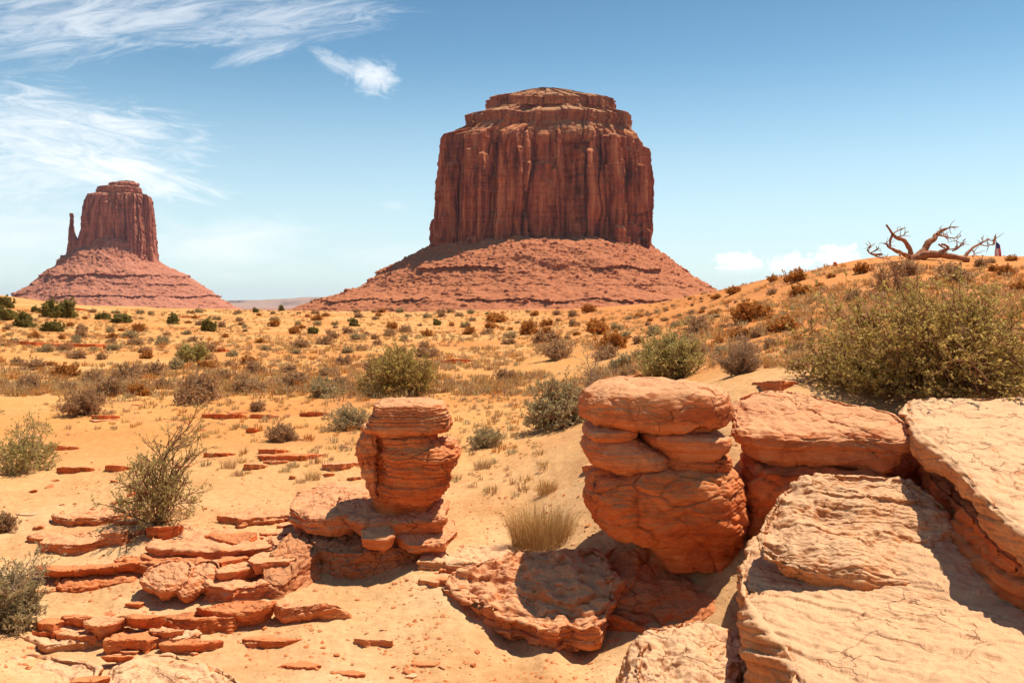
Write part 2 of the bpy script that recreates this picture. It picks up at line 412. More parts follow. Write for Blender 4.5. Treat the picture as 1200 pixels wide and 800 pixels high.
_GAZ = np.concatenate([np.linspace(R(-180), R(-42), 70, endpoint=False), np.linspace(R(-42), R(42), 860), np.linspace(R(42), R(180), 71)[1:]])
_GR = np.concatenate([np.exp(np.linspace(math.log(.4), math.log(4), 40, endpoint=False)), np.exp(np.linspace(math.log(4), math.log(230), 640, endpoint=False)),
                      np.exp(np.linspace(math.log(230), math.log(25000), 90))])
_GA, _GRR = np.meshgrid(_GAZ, _GR)
_GX = (_GRR * np.sin(_GA)).ravel(); _GY = (_GRR * np.cos(_GA)).ravel()
_GZ = ground_exact(_GX, _GY).reshape(_GA.shape)

def ground_z(x, y):
    """height of the built ground sheet"""
    x = np.atleast_1d(np.asarray(x, float)); y = np.atleast_1d(np.asarray(y, float))
    a = np.arctan2(x, y); r = np.clip(np.hypot(x, y), .41, 24000)
    i = np.clip(np.searchsorted(_GAZ, a) - 1, 0, len(_GAZ) - 2); j = np.clip(np.searchsorted(_GR, r) - 1, 0, len(_GR) - 2)
    u = (a - _GAZ[i]) / (_GAZ[i + 1] - _GAZ[i]); v = (r - _GR[j]) / (_GR[j + 1] - _GR[j])
    return (_GZ[j, i] * (1 - u) + _GZ[j, i + 1] * u) * (1 - v) + (_GZ[j + 1, i] * (1 - u) + _GZ[j + 1, i + 1] * u) * v

def gz(x, y): return float(ground_z([x], [y])[0])
def ground_at(px, py, ymin=4.5):
    """points of the ground seen in those directions"""
    px = np.atleast_1d(np.asarray(px, float)); py = np.atleast_1d(np.asarray(py, float))
    Ys = np.exp(np.linspace(math.log(ymin), math.log(260), 420))
    out = np.full((len(px), 3), np.nan)
    for k0 in range(0, len(px), 500):
        a, b = px[k0:k0 + 500, None], py[k0:k0 + 500, None]
        X = (a - CX) / F * Ys; Zr = H - (b - HY) / F * Ys
        d = Zr - ground_z(X, np.broadcast_to(Ys, X.shape))
        neg = d < 0
        for k in range(len(a)):
            if neg[k].any():
                i = int(np.argmax(neg[k]))
                if i > 0:
                    t = d[k, i - 1] / (d[k, i - 1] - d[k, i]); Y = Ys[i - 1] + t * (Ys[i] - Ys[i - 1])
                    out[k0 + k] = ((a[k, 0] - CX) / F * Y, Y, H - (b[k, 0] - HY) / F * Y)
    return out

def build_terrain():
    V = np.stack([_GX, _GY, _GZ.ravel()], 1)
    na, nr = len(_GAZ), len(_GR)
    V = np.vstack([V, [[0, 0, V[:na, 2].mean()]]])
    idx = np.arange(na * nr).reshape(nr, na)
    a, b_, c, d = idx[:-1, :-1], idx[:-1, 1:], idx[1:, 1:], idx[1:, :-1]
    q = np.stack([a, b_, c, d], -1).reshape(-1, 4)
    t = np.stack([np.full(na - 1, na * nr), idx[0, 1:], idx[0, :-1]], 1)
    o = obj('ground', mesh_np('ground', V, q, t, True, [M_SAND]))
    return tag(o, 'sandy desert floor of orange and cream sand rising to a dune on the right', kind='structure')
build_terrain()

# ------------------------------------------------------------------ rocks
def grid_normals(P):
    """P (M,N,3), columns wrap round"""
    du = np.roll(P, -1, 1) - np.roll(P, 1, 1)
    dv = np.empty_like(P); dv[1:-1] = P[2:] - P[:-2]; dv[0] = P[1] - P[0]; dv[-1] = P[-1] - P[-2]
    n = np.cross(du, dv); l = np.linalg.norm(n, axis=2)
    n = n / np.maximum(l, 1e-9)[..., None]
    n[0] = (0, 0, -1); n[-1] = (0, 0, 1)
    return n

def sculpt(P, seed, size, layer=.07, step=.03, lump=.05, fine=.008, crack=.02, cell=.45, tilt=(0, 0), chop=0, topk=.25, facet=0.0):
    """weather a rock: bedding ledges, lumps, joints, chipped planes"""
    M, N, _ = P.shape
    rs = np.random.RandomState(seed)
    off = rs.rand(3) * 40
    if chop:
        c = P.reshape(-1, 3).mean(0)
        ext = np.abs(P - c).reshape(-1, 3).max(0)
        for k in range(chop):
            d = rs.normal(size=3); d[2] *= .5; d /= np.linalg.norm(d)
            sup = np.sqrt(((ext * d) ** 2).sum())
            lim = sup * rs.uniform(.72, .92)
            e = (P - c) @ d - lim
            P = P - np.where(e > 0, e * .92, 0)[..., None] * d
    n = grid_normals(P)
    for it in range(2):
        n = (n + np.roll(n, 1, 1) + np.roll(n, -1, 1)) / 3
    n /= np.maximum(np.linalg.norm(n, axis=2), 1e-6)[..., None]
    p = P.reshape(-1, 3); nn = n.reshape(-1, 3)
    d = lump * fbm((p + off) * (1.6 / size), 3)
    d = d + lump * .35 * fbm((p + off) * (5 / size), 3)
    # bedding
    zt = p[:, 2] + tilt[0] * p[:, 0] + tilt[1] * p[:, 1]
    zt = zt + layer * .45 * fbm((p + off) * (2.2 / size), 3)
    side = 1 - np.abs(nn[:, 2]) ** 2
    wgt = topk + (1 - topk) * side
    for L, A in ((layer, step), (layer * .37, step * .4)):
        f = zt / L + off[0]
        k = np.floor(f); fr = f - k
        h = hash1(k + 1000) - .5
        vary = .5 + .9 * perlin(np.stack([p[:, 0] * 2.6 / size ** .5, p[:, 1] * 2.6 / size ** .5, k * 7.31 + off[1]], 1))
        d = d + wgt * A * (h * 1.5 * np.clip(vary, 0, 1.4) + .35 * np.minimum(1, 6 * np.minimum(fr, 1 - fr)) - .35)
    # joints
    if crack:
        f1, f2, cid = worley((p * (1, 1, 1.7) + .12 * size ** .5 * np.stack([fbm((p + off) * 3, 2), fbm((p + off + 9) * 3, 2), fbm((p + off + 19) * 3, 2)], 1)) / cell + off, seed % 200)
        e = f2 - f1
        d = d - crack * np.exp(-(e / .07) ** 2) * (hash1(cid + 5) > .25)
        d = d + facet * (hash1(cid) - .5)
    d = d + fine * fbm((p + off) * 9, 4) + fine * .7 * ridged((p + off) * (11, 11, 26), 3)
    P2 = p + nn * d[:, None]
    P2 = P2.reshape(M, N, 3)
    P2[0] = P2[0].mean(0); P2[-1] = P2[-1].mean(0)
    return P2

def grid_mesh(name, P, mat, loc):
    M, N, _ = P.shape
    V = (P - np.asarray(loc)).reshape(-1, 3)
    idx = np.arange(M * N).reshape(M, N)
    a = idx[1:-2]; b = np.roll(idx, -1, 1)[1:-2]; c = np.roll(idx, -1, 1)[2:-1]; d = idx[2:-1]
    q = np.stack([a, b, c, d], -1).reshape(-1, 4)
    t0 = np.stack([np.full(N, idx[0, 0]), np.roll(idx, -1, 1)[1], idx[1]], 1)
    t1 = np.stack([np.full(N, idx[-1, 0]), idx[-2], np.roll(idx, -1, 1)[-2]], 1)
    # drop the unused duplicates of the poles
    used = np.zeros(M * N, bool); used[idx[1:-1].ravel()] = True; used[[idx[0, 0], idx[-1, 0]]] = True
    rem = np.cumsum(used) - 1
    return mesh_np(name, V[used], rem[q], rem[np.vstack([t0, t1])], True, [mat])

def add_rock(name, P, mat, label, cat='rock', group=None, parent=None, kind='thing'):
    c = P.reshape(-1, 3); loc = np.array([c[:, 0].mean(), c[:, 1].mean(), c[:, 2].min()])
    o = obj(name, grid_mesh(name, P, mat, loc), parent, loc)
    if not parent: tag(o, label, cat, group, kind)
    return o

def resample_closed(pts, n, smooth=2, jit=0, rs=None):
    p = np.asarray(pts, float)
    for _ in range(smooth):
        q = np.roll(p, -1, 0); p = np.stack([.75 * p + .25 * q, .25 * p + .75 * q], 1).reshape(-1, p.shape[1])
    seg = np.linalg.norm(np.roll(p, -1, 0)[:, :2] - p[:, :2], axis=1); s = np.r_[0, np.cumsum(seg)]
    pc = np.vstack([p, p[:1]]); t = np.linspace(0, s[-1], n, endpoint=False)
    return np.stack([np.interp(t, s, pc[:, k]) for k in range(p.shape[1])], 1)

def ccw(p):
    a = np.sum(p[:, 0] * np.roll(p[:, 1], -1) - np.roll(p[:, 0], -1) * p[:, 1])
    return p if a > 0 else p[::-1].copy()

def slab(name, label, outline, thick, mat=None, seed=1, prof=None, dome=.0, N=240, M=110, cat='rock', group=None, smooth=2, edge=.05, embed=False, world=None, **sc):
    """a slab from the plan outline of its top: points (px, py, height); height None = on the ground"""
    pts = world if world is not None else [pxz(*q) for q in outline]
    if embed:                                       # the uphill edge runs under the sand
        my = np.mean([q[1] for q in pts])
        for q in pts:
            if q[1] > my: q[2] = min(q[2], gz(q[0], q[1]) - .012)
    o = ccw(resample_closed(pts, N, smooth))
    C = o.mean(0)
    prof = prof or [(0, -.03), (.12, 0), (.6, -.02), (1, -.10)]     # (depth fraction, outward offset)
    ext = np.linalg.norm(o[:, :2] - C[:2], axis=1).mean()
    # meridian samples: bottom centre -> bottom edge -> side -> top edge -> top centre
    side_len = thick; tot = ext * 2 + side_len * 2.0
    nb = max(4, int(M * .18)); ns = max(8, int(M * max(.22, side_len * 2.0 / tot))); nt = M - nb - ns
    pd = [a for a, _ in prof]; po = [b for _, b in prof]
    rings = []
    rad = np.linalg.norm(o[:, :2] - C[:2], axis=1)[:, None]; u = (o[:, :2] - C[:2]) / rad
    ob = C[:2] + u * np.maximum(rad + po[-1], .12 * rad)
    for s in np.linspace(0, 1, nb, endpoint=False):
        rings.append(np.c_[C[:2] + (ob - C[:2]) * s, C[2] + (o[:, 2] - C[2]) * s - thick * (1 + .0 * s)])
    for t in np.linspace(1, 0, ns, endpoint=False):
        off = np.interp(t, pd, po)
        rings.append(np.c_[C[:2] + u * np.maximum(rad + off, .12 * rad), o[:, 2] - thick * t])
    ot = C[:2] + u * np.maximum(rad + po[0], .12 * rad)
    for s in np.linspace(1, 0, nt) ** .9:
        e = edge * (1 - np.clip((1 - s) * rad[:, 0] / max(edge * 2.2, 1e-4), 0, 1)) ** 2
        rings.append(np.c_[C[:2] + (ot - C[:2]) * s, C[2] + (o[:, 2] - C[2]) * s + dome * (1 - s * s) - e * .5])
    P = np.stack(rings)
    k = min(1.0, ext / .55)
    for nm_, pw in (('lump', 1.0), ('crack', .8), ('step', .4)):
        dflt = {'lump': .05, 'crack': .02, 'step': .03}[nm_]
        sc[nm_] = sc.get(nm_, dflt) * k ** pw
    P = sculpt(P, seed, max(ext, .15), **sc)
    return add_rock(name, P, mat or M_ROCK, label, cat, group)

def silho(name, label, levels, Yc, hd, mat=None, seed=1, e=3.2, N=240, M=120, cat='rock', group=None, parent=None, lean=0.0, yaw=0.0, **sc):
    """a rock from its outline: (py, left px, right px) rows top to bottom at depth Yc, half depth hd"""
    lv = sorted(levels)
    py = np.array([l[0] for l in lv], float)
    zs = H - (py - HY) / F * Yc
    xl = (np.array([l[1] for l in lv]) - CX) / F * Yc; xr = (np.array([l[2] for l in lv]) - CX) / F * Yc
    h = zs[0] - zs[-1]; w = (xr - xl).max()
    nside = int(M * .62); nb = int(M * .14); nt = M - nside - nb
    zz = np.linspace(zs[-1], zs[0], nside)
    L = np.interp(zz, zs[::-1], xl[::-1]); Rr = np.interp(zz, zs[::-1], xr[::-1])
    k = np.ones(5) / 5
    sm = lambda a: np.convolve(np.pad(a, 2, 'edge'), k, 'valid')
    L, Rr = sm(L), sm(Rr)
    th = np.linspace(0, 2 * math.pi, N, endpoint=False)
    ct, st = np.cos(th), np.sin(th)
    sx = np.sign(ct) * np.abs(ct) ** (2 / e); sy = np.sign(st) * np.abs(st) ** (2 / e)
    wmax = (Rr - L).max()
    rings = []
    def ring(l, r, z, s):
        c = (l + r) / 2; a = (r - l) / 2 * s
        d = hd * (.35 + .65 * (r - l) / wmax) * s
        return np.stack([c + a * (sx * math.cos(yaw) - .0 * sy), Yc + d * sy + a * sx * math.sin(yaw) + lean * (z - zs[-1]), np.full(N, z)], 1)
    for s in np.linspace(0, 1, nb, endpoint=False): rings.append(ring(L[0], Rr[0], zz[0], s))
    for i in range(nside): rings.append(ring(L[i], Rr[i], zz[i], 1))
    for s in np.linspace(1, 0, nt + 1)[1:]: rings.append(ring(L[-1], Rr[-1], zz[-1] + .02 * w * (1 - s * s), s))
    P = sculpt(np.stack(rings), seed, w / 2, **sc)
    return add_rock(name, P, mat or M_ROCK, label, cat, group, parent)


# ------------------------------------------------------------------ buttes and the far country
def columns(s, w, n, seed):
    """vertical joints: position s along the wall, n joints round it -> (id, -1..1 across the column)"""
    f = s / w
    k = np.floor(f); j0 = k + .95 * (hash1(np.mod(k, n) + seed) - .5); j1 = k + 1 + .95 * (hash1(np.mod(k + 1, n) + seed) - .5)
    lowr = f < j0; hi = f >= j1
    k = np.where(lowr, k - 1, np.where(hi, k + 1, k))
    a = k + .95 * (hash1(np.mod(k, n) + seed) - .5); b = k + 1 + .95 * (hash1(np.mod(k + 1, n) + seed) - .5)
    return np.mod(k, n), np.clip(2 * (f - a) / np.maximum(b - a, .05) - 1, -1, 1)

def cliff(name, levels, Y0, hd, mat, parent, seed, unit, e=2.6, N=760, M=230, w1=34., w2=11., a1=9., a2=3.2, strat=(.12, .9), top_rub=1.0, lobes=.05, base=None, peak=0):
    """a jointed sandstone wall: rows (py, left px, right px) at depth Y0"""
    lv = sorted(levels)
    py = np.array([l[0] for l in lv], float); zs = H - (py - HY) / F * Y0
    xl = (np.array([l[1] for l in lv]) - CX) / F * Y0; xr = (np.array([l[2] for l in lv]) - CX) / F * Y0
    ns = M - 26
    zz = np.linspace(zs[-1], zs[0], ns)
    L = np.interp(zz, zs[::-1], xl[::-1]); Rr = np.interp(zz, zs[::-1], xr[::-1])
    th = np.linspace(0, 2 * math.pi, N, endpoint=False); ct, st = np.cos(th), np.sin(th)
    sx = np.sign(ct) * np.abs(ct) ** (2 / e); sy = np.sign(st) * np.abs(st) ** (2 / e)
    wmax = (Rr - L).max(); perim = 2 * math.pi * wmax * .5
    lob = lobes * (perlin(np.stack([ct * 2.1 + seed, st * 2.1, np.zeros(N)], 1)) + .5 * perlin(np.stack([ct * 5.1 + seed, st * 5.1, np.ones(N)], 1))) * np.abs(st) ** .5
    rings = []
    for i in range(ns):
        c = (L[i] + Rr[i]) / 2; a = (Rr[i] - L[i]) / 2
        d = hd * (a * 2 / wmax)
        rings.append(np.stack([c + a * sx * (1 + lob), Y0 + d * sy * (1 + lob * 2), np.full(N, zz[i])], 1))
    c = (L[-1] + Rr[-1]) / 2; a = (Rr[-1] - L[-1]) / 2; d = hd * (a * 2 / wmax)
    for s in np.linspace(1, 0, 26):
        rings.append(np.stack([c + a * sx * s, Y0 + d * sy * s, np.full(N, zz[-1] + peak * (1 - s) + .001 * (1 - s))], 1))
    P = np.stack(rings); n = grid_normals(P); n[..., 2] *= .0; l = np.linalg.norm(n, axis=2); n /= np.maximum(l, 1e-6)[..., None]
    n[-25:] = 0; n[-26] *= .5
    p = P.reshape(-1, 3)
    S = np.tile(th, len(P)) * perim / (2 * math.pi)
    zt = p[:, 2]; zn = (zt - zs[-1]) / (zs[0] - zs[-1])
    wn = lambda f, g, o: perlin(np.stack([np.tile(ct, len(P)) * perim / f / 6, np.tile(st, len(P)) * perim / f / 6, zt / g + o], 1))
    n1 = int(round(perim / w1)); n2 = int(round(perim / w2))
    s1 = S + 7 * unit * wn(30 * unit, 90 * unit, 1.0); s2 = S + 4 * unit * wn(12 * unit, 40 * unit, 4.0)
    k1, d1 = columns(s1, perim / n1, n1, 13 + seed); k2, d2 = columns(s2, perim / n2, n2, 57 + seed)
    D = a1 * ((hash1(k1 + 3 * seed) - .5) * 1.3 + .8 * (.35 - 1.5 * hash1(k1 + 211 + seed)) * d1 + .25 * (1 - d1 ** 4) - .2)
    D += a2 * ((hash1(k2 + 5 * seed) - .5) * 1.5 + .9 * (.40 - 1.5 * hash1(k2 + 311 + seed)) * d2 + .25 * (1 - d2 ** 4) - .2)
    # some pillars have lost their upper part, some bulge lower down
    ztop = .62 + .9 * hash1(k1 + 77 + seed); D -= a1 * .55 * sstep(zn, ztop - .015, ztop + .015)
    ztop2 = .25 + 1.9 * hash1(k2 + 177 + seed); D -= a2 * .8 * sstep(zn, ztop2 - .01, ztop2 + .01)
    zb = .35 * hash1(k2 + 37 + seed); D += a2 * .6 * (1 - sstep(zn, zb - .02, zb + .01))
    # deep fissures
    D -= a1 * .26
    k3, d3 = columns(S + 2.5 * unit * wn(6 * unit, 25 * unit, 7.0), perim / (3 * n2), 3 * n2, 91 + seed)
    D += a2 * .30 * ((hash1(k3 + 7 * seed) - .5) * 1.2 + .7 * np.sqrt(np.maximum(0, 1 - d3 ** 2)) - .5)
    D -= a1 * .55 * np.exp(-((1 - np.abs(d1)) / .07) ** 2) + a2 * .6 * np.exp(-((1 - np.abs(d2)) / .11) ** 2)
    p3 = p / unit
    D += unit * (2.2 * fbm(p3 * (1 / 22., 1 / 22., 1 / 45.), 4) + 1.3 * fbm(p3 / 7., 4) + .8 * ridged(p3 * (1 / 5., 1 / 5., 1 / 16.), 3))
    lo, hi = strat
    wl = sstep(zn, lo + .03, lo - .05) + sstep(zn, hi - .03, hi + .04)
    D = D * (1 - .35 * np.clip(wl, 0, 1))
    k = np.floor((zt + 1.2 * unit * wn(30 * unit, 9 * unit, 8.)) / (4.2 * unit)); D += wl * unit * 4.2 * (hash1(k + 500) - .5)
    V = (p + n.reshape(-1, 3) * D[:, None]).reshape(P.shape)
    V[-26:, :, 2] += top_rub * unit * np.maximum(-1, fbm(V[-26:].reshape(-1, 3) / (9. * unit), 4)).reshape(26, N) * 1.6
    V[0] = V[0].mean(0) ; V[-1] = V[-1].mean(0)
    loc = np.array(parent.location) if parent else np.zeros(3)
    return obj(name, grid_mesh(name, V, mat, loc), parent)

def talus(name, levels, Y0, hd, mat, parent, seed, unit, ledges, N=900, M=330, rubble=3.2, front_lift=0.0, skew=0.0):
    lv = sorted(levels)
    py = np.array([l[0] for l in lv], float); zs = H - (py - HY) / F * Y0
    xl = (np.array([l[1] for l in lv]) - CX) / F * Y0; xr = (np.array([l[2] for l in lv]) - CX) / F * Y0
    zz = np.linspace(zs[-1], zs[0], M - 8)
    L = np.interp(zz, zs[::-1], xl[::-1]); Rr = np.interp(zz, zs[::-1], xr[::-1])
    a0 = (Rr[-1] - L[-1]) / 2
    th = np.linspace(0, 2 * math.pi, N, endpoint=False); ct, st = np.cos(th), np.sin(th)
    rings = [np.stack([(L[0] + Rr[0]) / 2 + 0 * ct, Y0 + 0 * ct, np.full(N, zz[0] - 1)], 1)]
    for i in range(len(zz)):
        c = (L[i] + Rr[i]) / 2; a = (Rr[i] - L[i]) / 2
        rings.append(np.stack([c + a * ct, Y0 + (hd + (a - a0) * .95) * st, np.full(N, zz[i])], 1))
    for s in np.linspace(1, 0, 7):
        rings.append(np.stack([(L[-1] + Rr[-1]) / 2 + a0 * ct * s, Y0 + hd * st * s, np.full(N, zz[-1] + 8 * unit * (1 - s))], 1))
    P = np.stack(rings); p = P.reshape(-1, 3); p3 = p / unit
    r = np.stack([np.tile(ct, len(P)), np.tile(st, len(P)), np.full(len(p), 0.)], 1)
    D = 7 * fbm(p3 / 60., 3) + 2.5 * ridged(p3 * (1 / 24., 1 / 24., 1 / 60.), 3)
    for zl, A, Lg, ph in ledges:
        zw = p[:, 2] - zl - unit * (3.5 * fbm(p3 * (1 / 40., 1 / 40., 0) + ph, 4))
        msk = sstep(perlin(p3 * (1 / 55., 1 / 55., 0) + ph * 3.1), -.32, .05)
        D += A * msk * np.where(zw > 0, np.exp(-zw / Lg), 0) + A * .25 * msk * np.where((zw < 0) & (zw > -3 * unit), hash1(np.floor(zw / unit)) - .5, 0)
    f1, f2, cid = worley(p3 / 7. , seed)
    blk = np.clip((.58 - f1) * 2.2, 0, .42) * (hash1(cid + 9) > .80) * 5.0 * hash1(cid + 33)
    f1b, f2b, cidb = worley(p3 / 3.2, seed + 9)
    blk = blk + np.clip((.58 - f1b) * 2.2, 0, .42) * (hash1(cidb + 19) > .6) * 3.0 * hash1(cidb + 43)
    D2 = rubble * .3 * blk + 1.3 * fbm(p3 / 6., 5) + .9 * ridged(p3 / 3.5, 2)
    q = p + r * (D * unit)[:, None] + (r * .6 + (0, 0, .8)) * (D2 * unit)[:, None]
    q[:, 2] += unit * (front_lift * np.maximum(0, -r[:, 1]) + 5 * fbm(r * (4.2, 4.2, 0) + seed, 3)) * sstep(p[:, 2], zz[0] + .45 * (zz[-1] - zz[0]), zz[-1])
    V = q.reshape(P.shape); V[0] = V[0].mean(0); V[-1] = V[-1].mean(0)
    return obj(name, grid_mesh(name, V, mat, np.array(parent.location)), parent)

M_BUTTE = mat_butte('butte_cliff', (.13, .030, .015), (.41, .105, .042), (.60, .22, .09), (.54, .22, .095), 60.)
M_CAP = mat_butte('butte_caprock', (.20, .055, .028), (.38, .12, .05), (.50, .21, .09), (.52, .27, .13), 40.)
M_TALUS = mat_butte('butte_talus', (.30, .075, .032), (.43, .125, .05), (.54, .21, .09), (.50, .18, .08), 50.)
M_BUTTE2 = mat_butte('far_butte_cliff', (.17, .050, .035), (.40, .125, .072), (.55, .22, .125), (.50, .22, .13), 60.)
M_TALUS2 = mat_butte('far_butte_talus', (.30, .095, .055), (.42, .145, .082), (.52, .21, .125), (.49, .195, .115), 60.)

Yb = 1400.0
b1 = empty('sandstone_butte', px2w(634, 395, Yb))
tag(b1, 'massive broad red butte with a stepped cap standing in the middle of the view', 'butte')
talus('talus_slope', [(283, 530, 735), (286, 520, 747), (290, 507, 759), (300, 487, 773), (312, 464, 788), (325, 447, 806), (337, 430, 824), (346, 402, 838), (354, 374, 856), (366, 346, 886), (380, 315, 920), (394, 285, 950)],
      Yb, 118, M_TALUS, b1, 3, 1.0, [(H - (314 - HY) / F * 1240, 8.5, 16, 1.0), (H - (352 - HY) / F * 1180, 7, 18, 3.0), (H - (335 - HY) / F * 1210, 2.5, 9, 5.0)], front_lift=-4, rubble=4.6)
cliff('cliff_wall', [(157, 548, 733), (161, 537, 740), (166, 521, 749), (171, 517, 753), (190, 515, 755), (215, 513, 757), (240, 511, 758), (265, 510, 757), (285, 509, 756), (310, 508, 757)],
      Yb, 112, M_BUTTE, b1, 2, 1.0, e=2.5, N=1100, M=250, w1=38., w2=13., a1=20., a2=9., lobes=.09, strat=(.10, .97))
cliff('caprock', [(131, 573, 717), (134, 568, 720), (138, 552, 735), (141, 547, 740), (147, 546, 741), (151, 548, 738), (158, 536, 742), (166, 526, 747), (178, 524, 746)],
      Yb, 88, M_CAP, b1, 5, 1.0, N=800, M=160, w1=34., a1=9, a2=3.6, strat=(-1, .0), lobes=.16)
cliff('upper_caprock', [(103.5, 634, 648), (106, 620, 664), (109, 608, 676), (112.5, 600, 688), (116.5, 578, 710), (119, 572, 718), (125, 572, 719), (129, 573, 718), (131, 571, 720), (138, 560, 726)],
      Yb, 40, M_CAP, b1, 8, 1.0, N=700, M=140, w1=26., a1=7, a2=3.0, strat=(-1, .0), lobes=.28, top_rub=1.2)

Ym = 2500.0; um = 1.55
b2 = empty('sandstone_butte', px2w(140, 395, Ym))
tag(b2, 'smaller mitten shaped red butte with a thumb spire at the far left', 'butte')
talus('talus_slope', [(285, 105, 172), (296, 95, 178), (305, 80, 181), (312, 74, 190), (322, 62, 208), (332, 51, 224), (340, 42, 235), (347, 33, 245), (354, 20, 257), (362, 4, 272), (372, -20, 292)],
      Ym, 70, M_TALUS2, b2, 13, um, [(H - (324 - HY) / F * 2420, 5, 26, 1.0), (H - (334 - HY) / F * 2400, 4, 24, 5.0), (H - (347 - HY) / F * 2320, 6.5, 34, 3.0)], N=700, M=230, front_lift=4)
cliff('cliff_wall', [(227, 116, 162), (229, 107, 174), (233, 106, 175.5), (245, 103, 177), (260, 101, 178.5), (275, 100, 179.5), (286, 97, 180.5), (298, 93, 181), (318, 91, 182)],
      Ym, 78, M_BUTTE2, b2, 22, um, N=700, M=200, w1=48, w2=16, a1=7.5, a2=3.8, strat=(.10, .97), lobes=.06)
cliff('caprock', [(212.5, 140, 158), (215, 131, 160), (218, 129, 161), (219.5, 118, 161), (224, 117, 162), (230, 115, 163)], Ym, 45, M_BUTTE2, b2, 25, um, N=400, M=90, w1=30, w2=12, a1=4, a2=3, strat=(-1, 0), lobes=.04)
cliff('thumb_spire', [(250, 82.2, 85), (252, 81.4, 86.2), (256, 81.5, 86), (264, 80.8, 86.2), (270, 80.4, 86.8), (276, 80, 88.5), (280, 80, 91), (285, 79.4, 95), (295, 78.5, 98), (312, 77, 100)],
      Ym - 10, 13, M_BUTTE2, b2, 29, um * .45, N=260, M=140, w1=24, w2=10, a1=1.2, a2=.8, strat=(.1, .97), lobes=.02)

def far_mesas():
    Yf = 16000.0
    xs = np.linspace(-14000, 14000, 420)
    prof = np.array([(-0.9, 80), (-.62, 60), (-.33, 20), (-.318, 62), (-.30, 95), (-.27, 100), (-.255, 120), (-.235, 122), (-.225, 150), (-.205, 152), (-.19, 120), (-.1, 90), (0, 60), (.1, 80), (.22, 40), (.5, 70), (.9, 60)])
    h = np.interp(xs / Yf, prof[:, 0], prof[:, 1]) + 6 * fbm(np.stack([xs / 300, 0 * xs, 0 * xs], 1), 4)
    rows = [(-2600, -60, 0), (-1300, 0, .12), (-900, 0, .35), (-820, 0, .62), (-500, 0, .68), (-430, 0, .97), (0, 0, 1.0), (1500, 0, 1.0), (1600, -60, 0)]
    V = []
    for dy, z0, f in rows:
        wob = 160 * fbm(np.stack([xs / 420, 0 * xs + dy * .003, 0 * xs + f], 1), 4)
        V.append(np.stack([xs, Yf + dy + wob, -40 + (h + 40) * f if f else np.full(len(xs), -60.)], 1))
    V = np.stack(V); n = len(xs); idx = np.arange(V.shape[0] * n).reshape(-1, n)
    q = np.stack([idx[:-1, :-1], idx[:-1, 1:], idx[1:, 1:], idx[1:, :-1]], -1).reshape(-1, 4)
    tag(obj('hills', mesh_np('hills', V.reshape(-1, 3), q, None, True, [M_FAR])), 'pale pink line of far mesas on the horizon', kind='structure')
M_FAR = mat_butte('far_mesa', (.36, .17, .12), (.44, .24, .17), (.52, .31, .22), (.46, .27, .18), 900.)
far_mesas()
for i, (px, py, Y, w) in enumerate([(437, 334, 1330, 13), (408, 344, 1300, 12), (402, 346, 1290, 7), (596, 330, 1210, 12), (607, 322, 1220, 8), (716, 300, 1290, 9)]):
    c = px2w(px, py, Y); s = w / F * Y
    lab = ['squarish red boulder on the left shoulder of the big butte', 'long red boulder low on the left foot of the big butte', 'small red boulder at the very foot of the left talus', 'fallen block in the middle of the talus slope',
           'small fallen block above another on the middle talus', 'round boulder under the right cliff of the big butte'][i]
    lev = [(py - w * .42, px - w * .3, px + w * .25), (py - w * .2, px - w * .5, px + w * .45), (py + w * .2, px - w * .5, px + w * .5), (py + w * .6, px - w * .4, px + w * .4)]
    silho('boulder', lab, lev, Y, s * .45, M_TALUS, 60 + i, N=70, M=40, lump=s * .08, layer=s * .3, step=s * .08, fine=s * .01, crack=0, chop=4)

# air
hz = mesh_np('haze', [(x, y, z) for x in (-26000, 26000) for y in (-26000, 26000) for z in (-62, 420)],
             [(0, 1, 3, 2), (4, 6, 7, 5), (0, 4, 5, 1), (2, 3, 7, 6), (0, 2, 6, 4), (1, 5, 7, 3)], None, False)
mh = bpy.data.materials.new('air'); mh.use_nodes = True
hn = NT(mh.node_tree)
pv = hn.n('ShaderNodeVolumePrincipled', {'Color': (.72, .82, .95, 1), 'Density': 2.2e-5, 'Anisotropy': 0.2})
ho = hn.n('ShaderNodeOutputMaterial'); hn.link(pv.outputs[0], ho.inputs['Volume'])
hz.materials.append(mh)
tag(obj('haze', hz), 'thin pale air over the valley', kind='stuff')

# ------------------------------------------------------------------ the rocks on the right
slab('sandstone_outcrop', 'broad pale sandstone shelf filling the lower right corner', [(872, 642, .36), (860, 686, .31), (884, 733, .33), (922, 766, .36), (925, 800, .36), (905, 880, .36), (960, 1000, .4), (1300, 1000, .4), (1480, 800, .42), (1450, 640, .66), (1180, 570, .72), (1000, 566, .72), (905, 598, .50)],
     1.1, M_PALE_T, 3, [(0, -.05), (.05, -.01), (.15, .02), (.4, -.02), (.7, .03), (1, .06)], N=640, M=340, edge=.05,
     layer=.055, step=.032, lump=.05, fine=.008, crack=.008, cell=.7, tilt=(.22, .28), topk=.55)
slab('sandstone_ledge', 'thick layered pale ledge sloping over the shelf under the long capstone', [(883, 640, .56), (925, 660, .51), (985, 676, .47), (1050, 686, .45), (1112, 685, .45), (1160, 674, .47), (1166, 652, .55), (1140, 618, .66), (1104, 588, .77), (1064, 560, .89), (990, 552, .93), (930, 560, .88), (898, 596, .72)],
     .15, M_PALE_T, 4, [(0, -.04), (.15, 0), (.5, -.015), (.75, -.05), (1, -.10)], N=460, M=230, edge=.05, layer=.040, step=.030, lump=.06, fine=.008, crack=.012, cell=.5, tilt=(.10, .20), topk=.5)
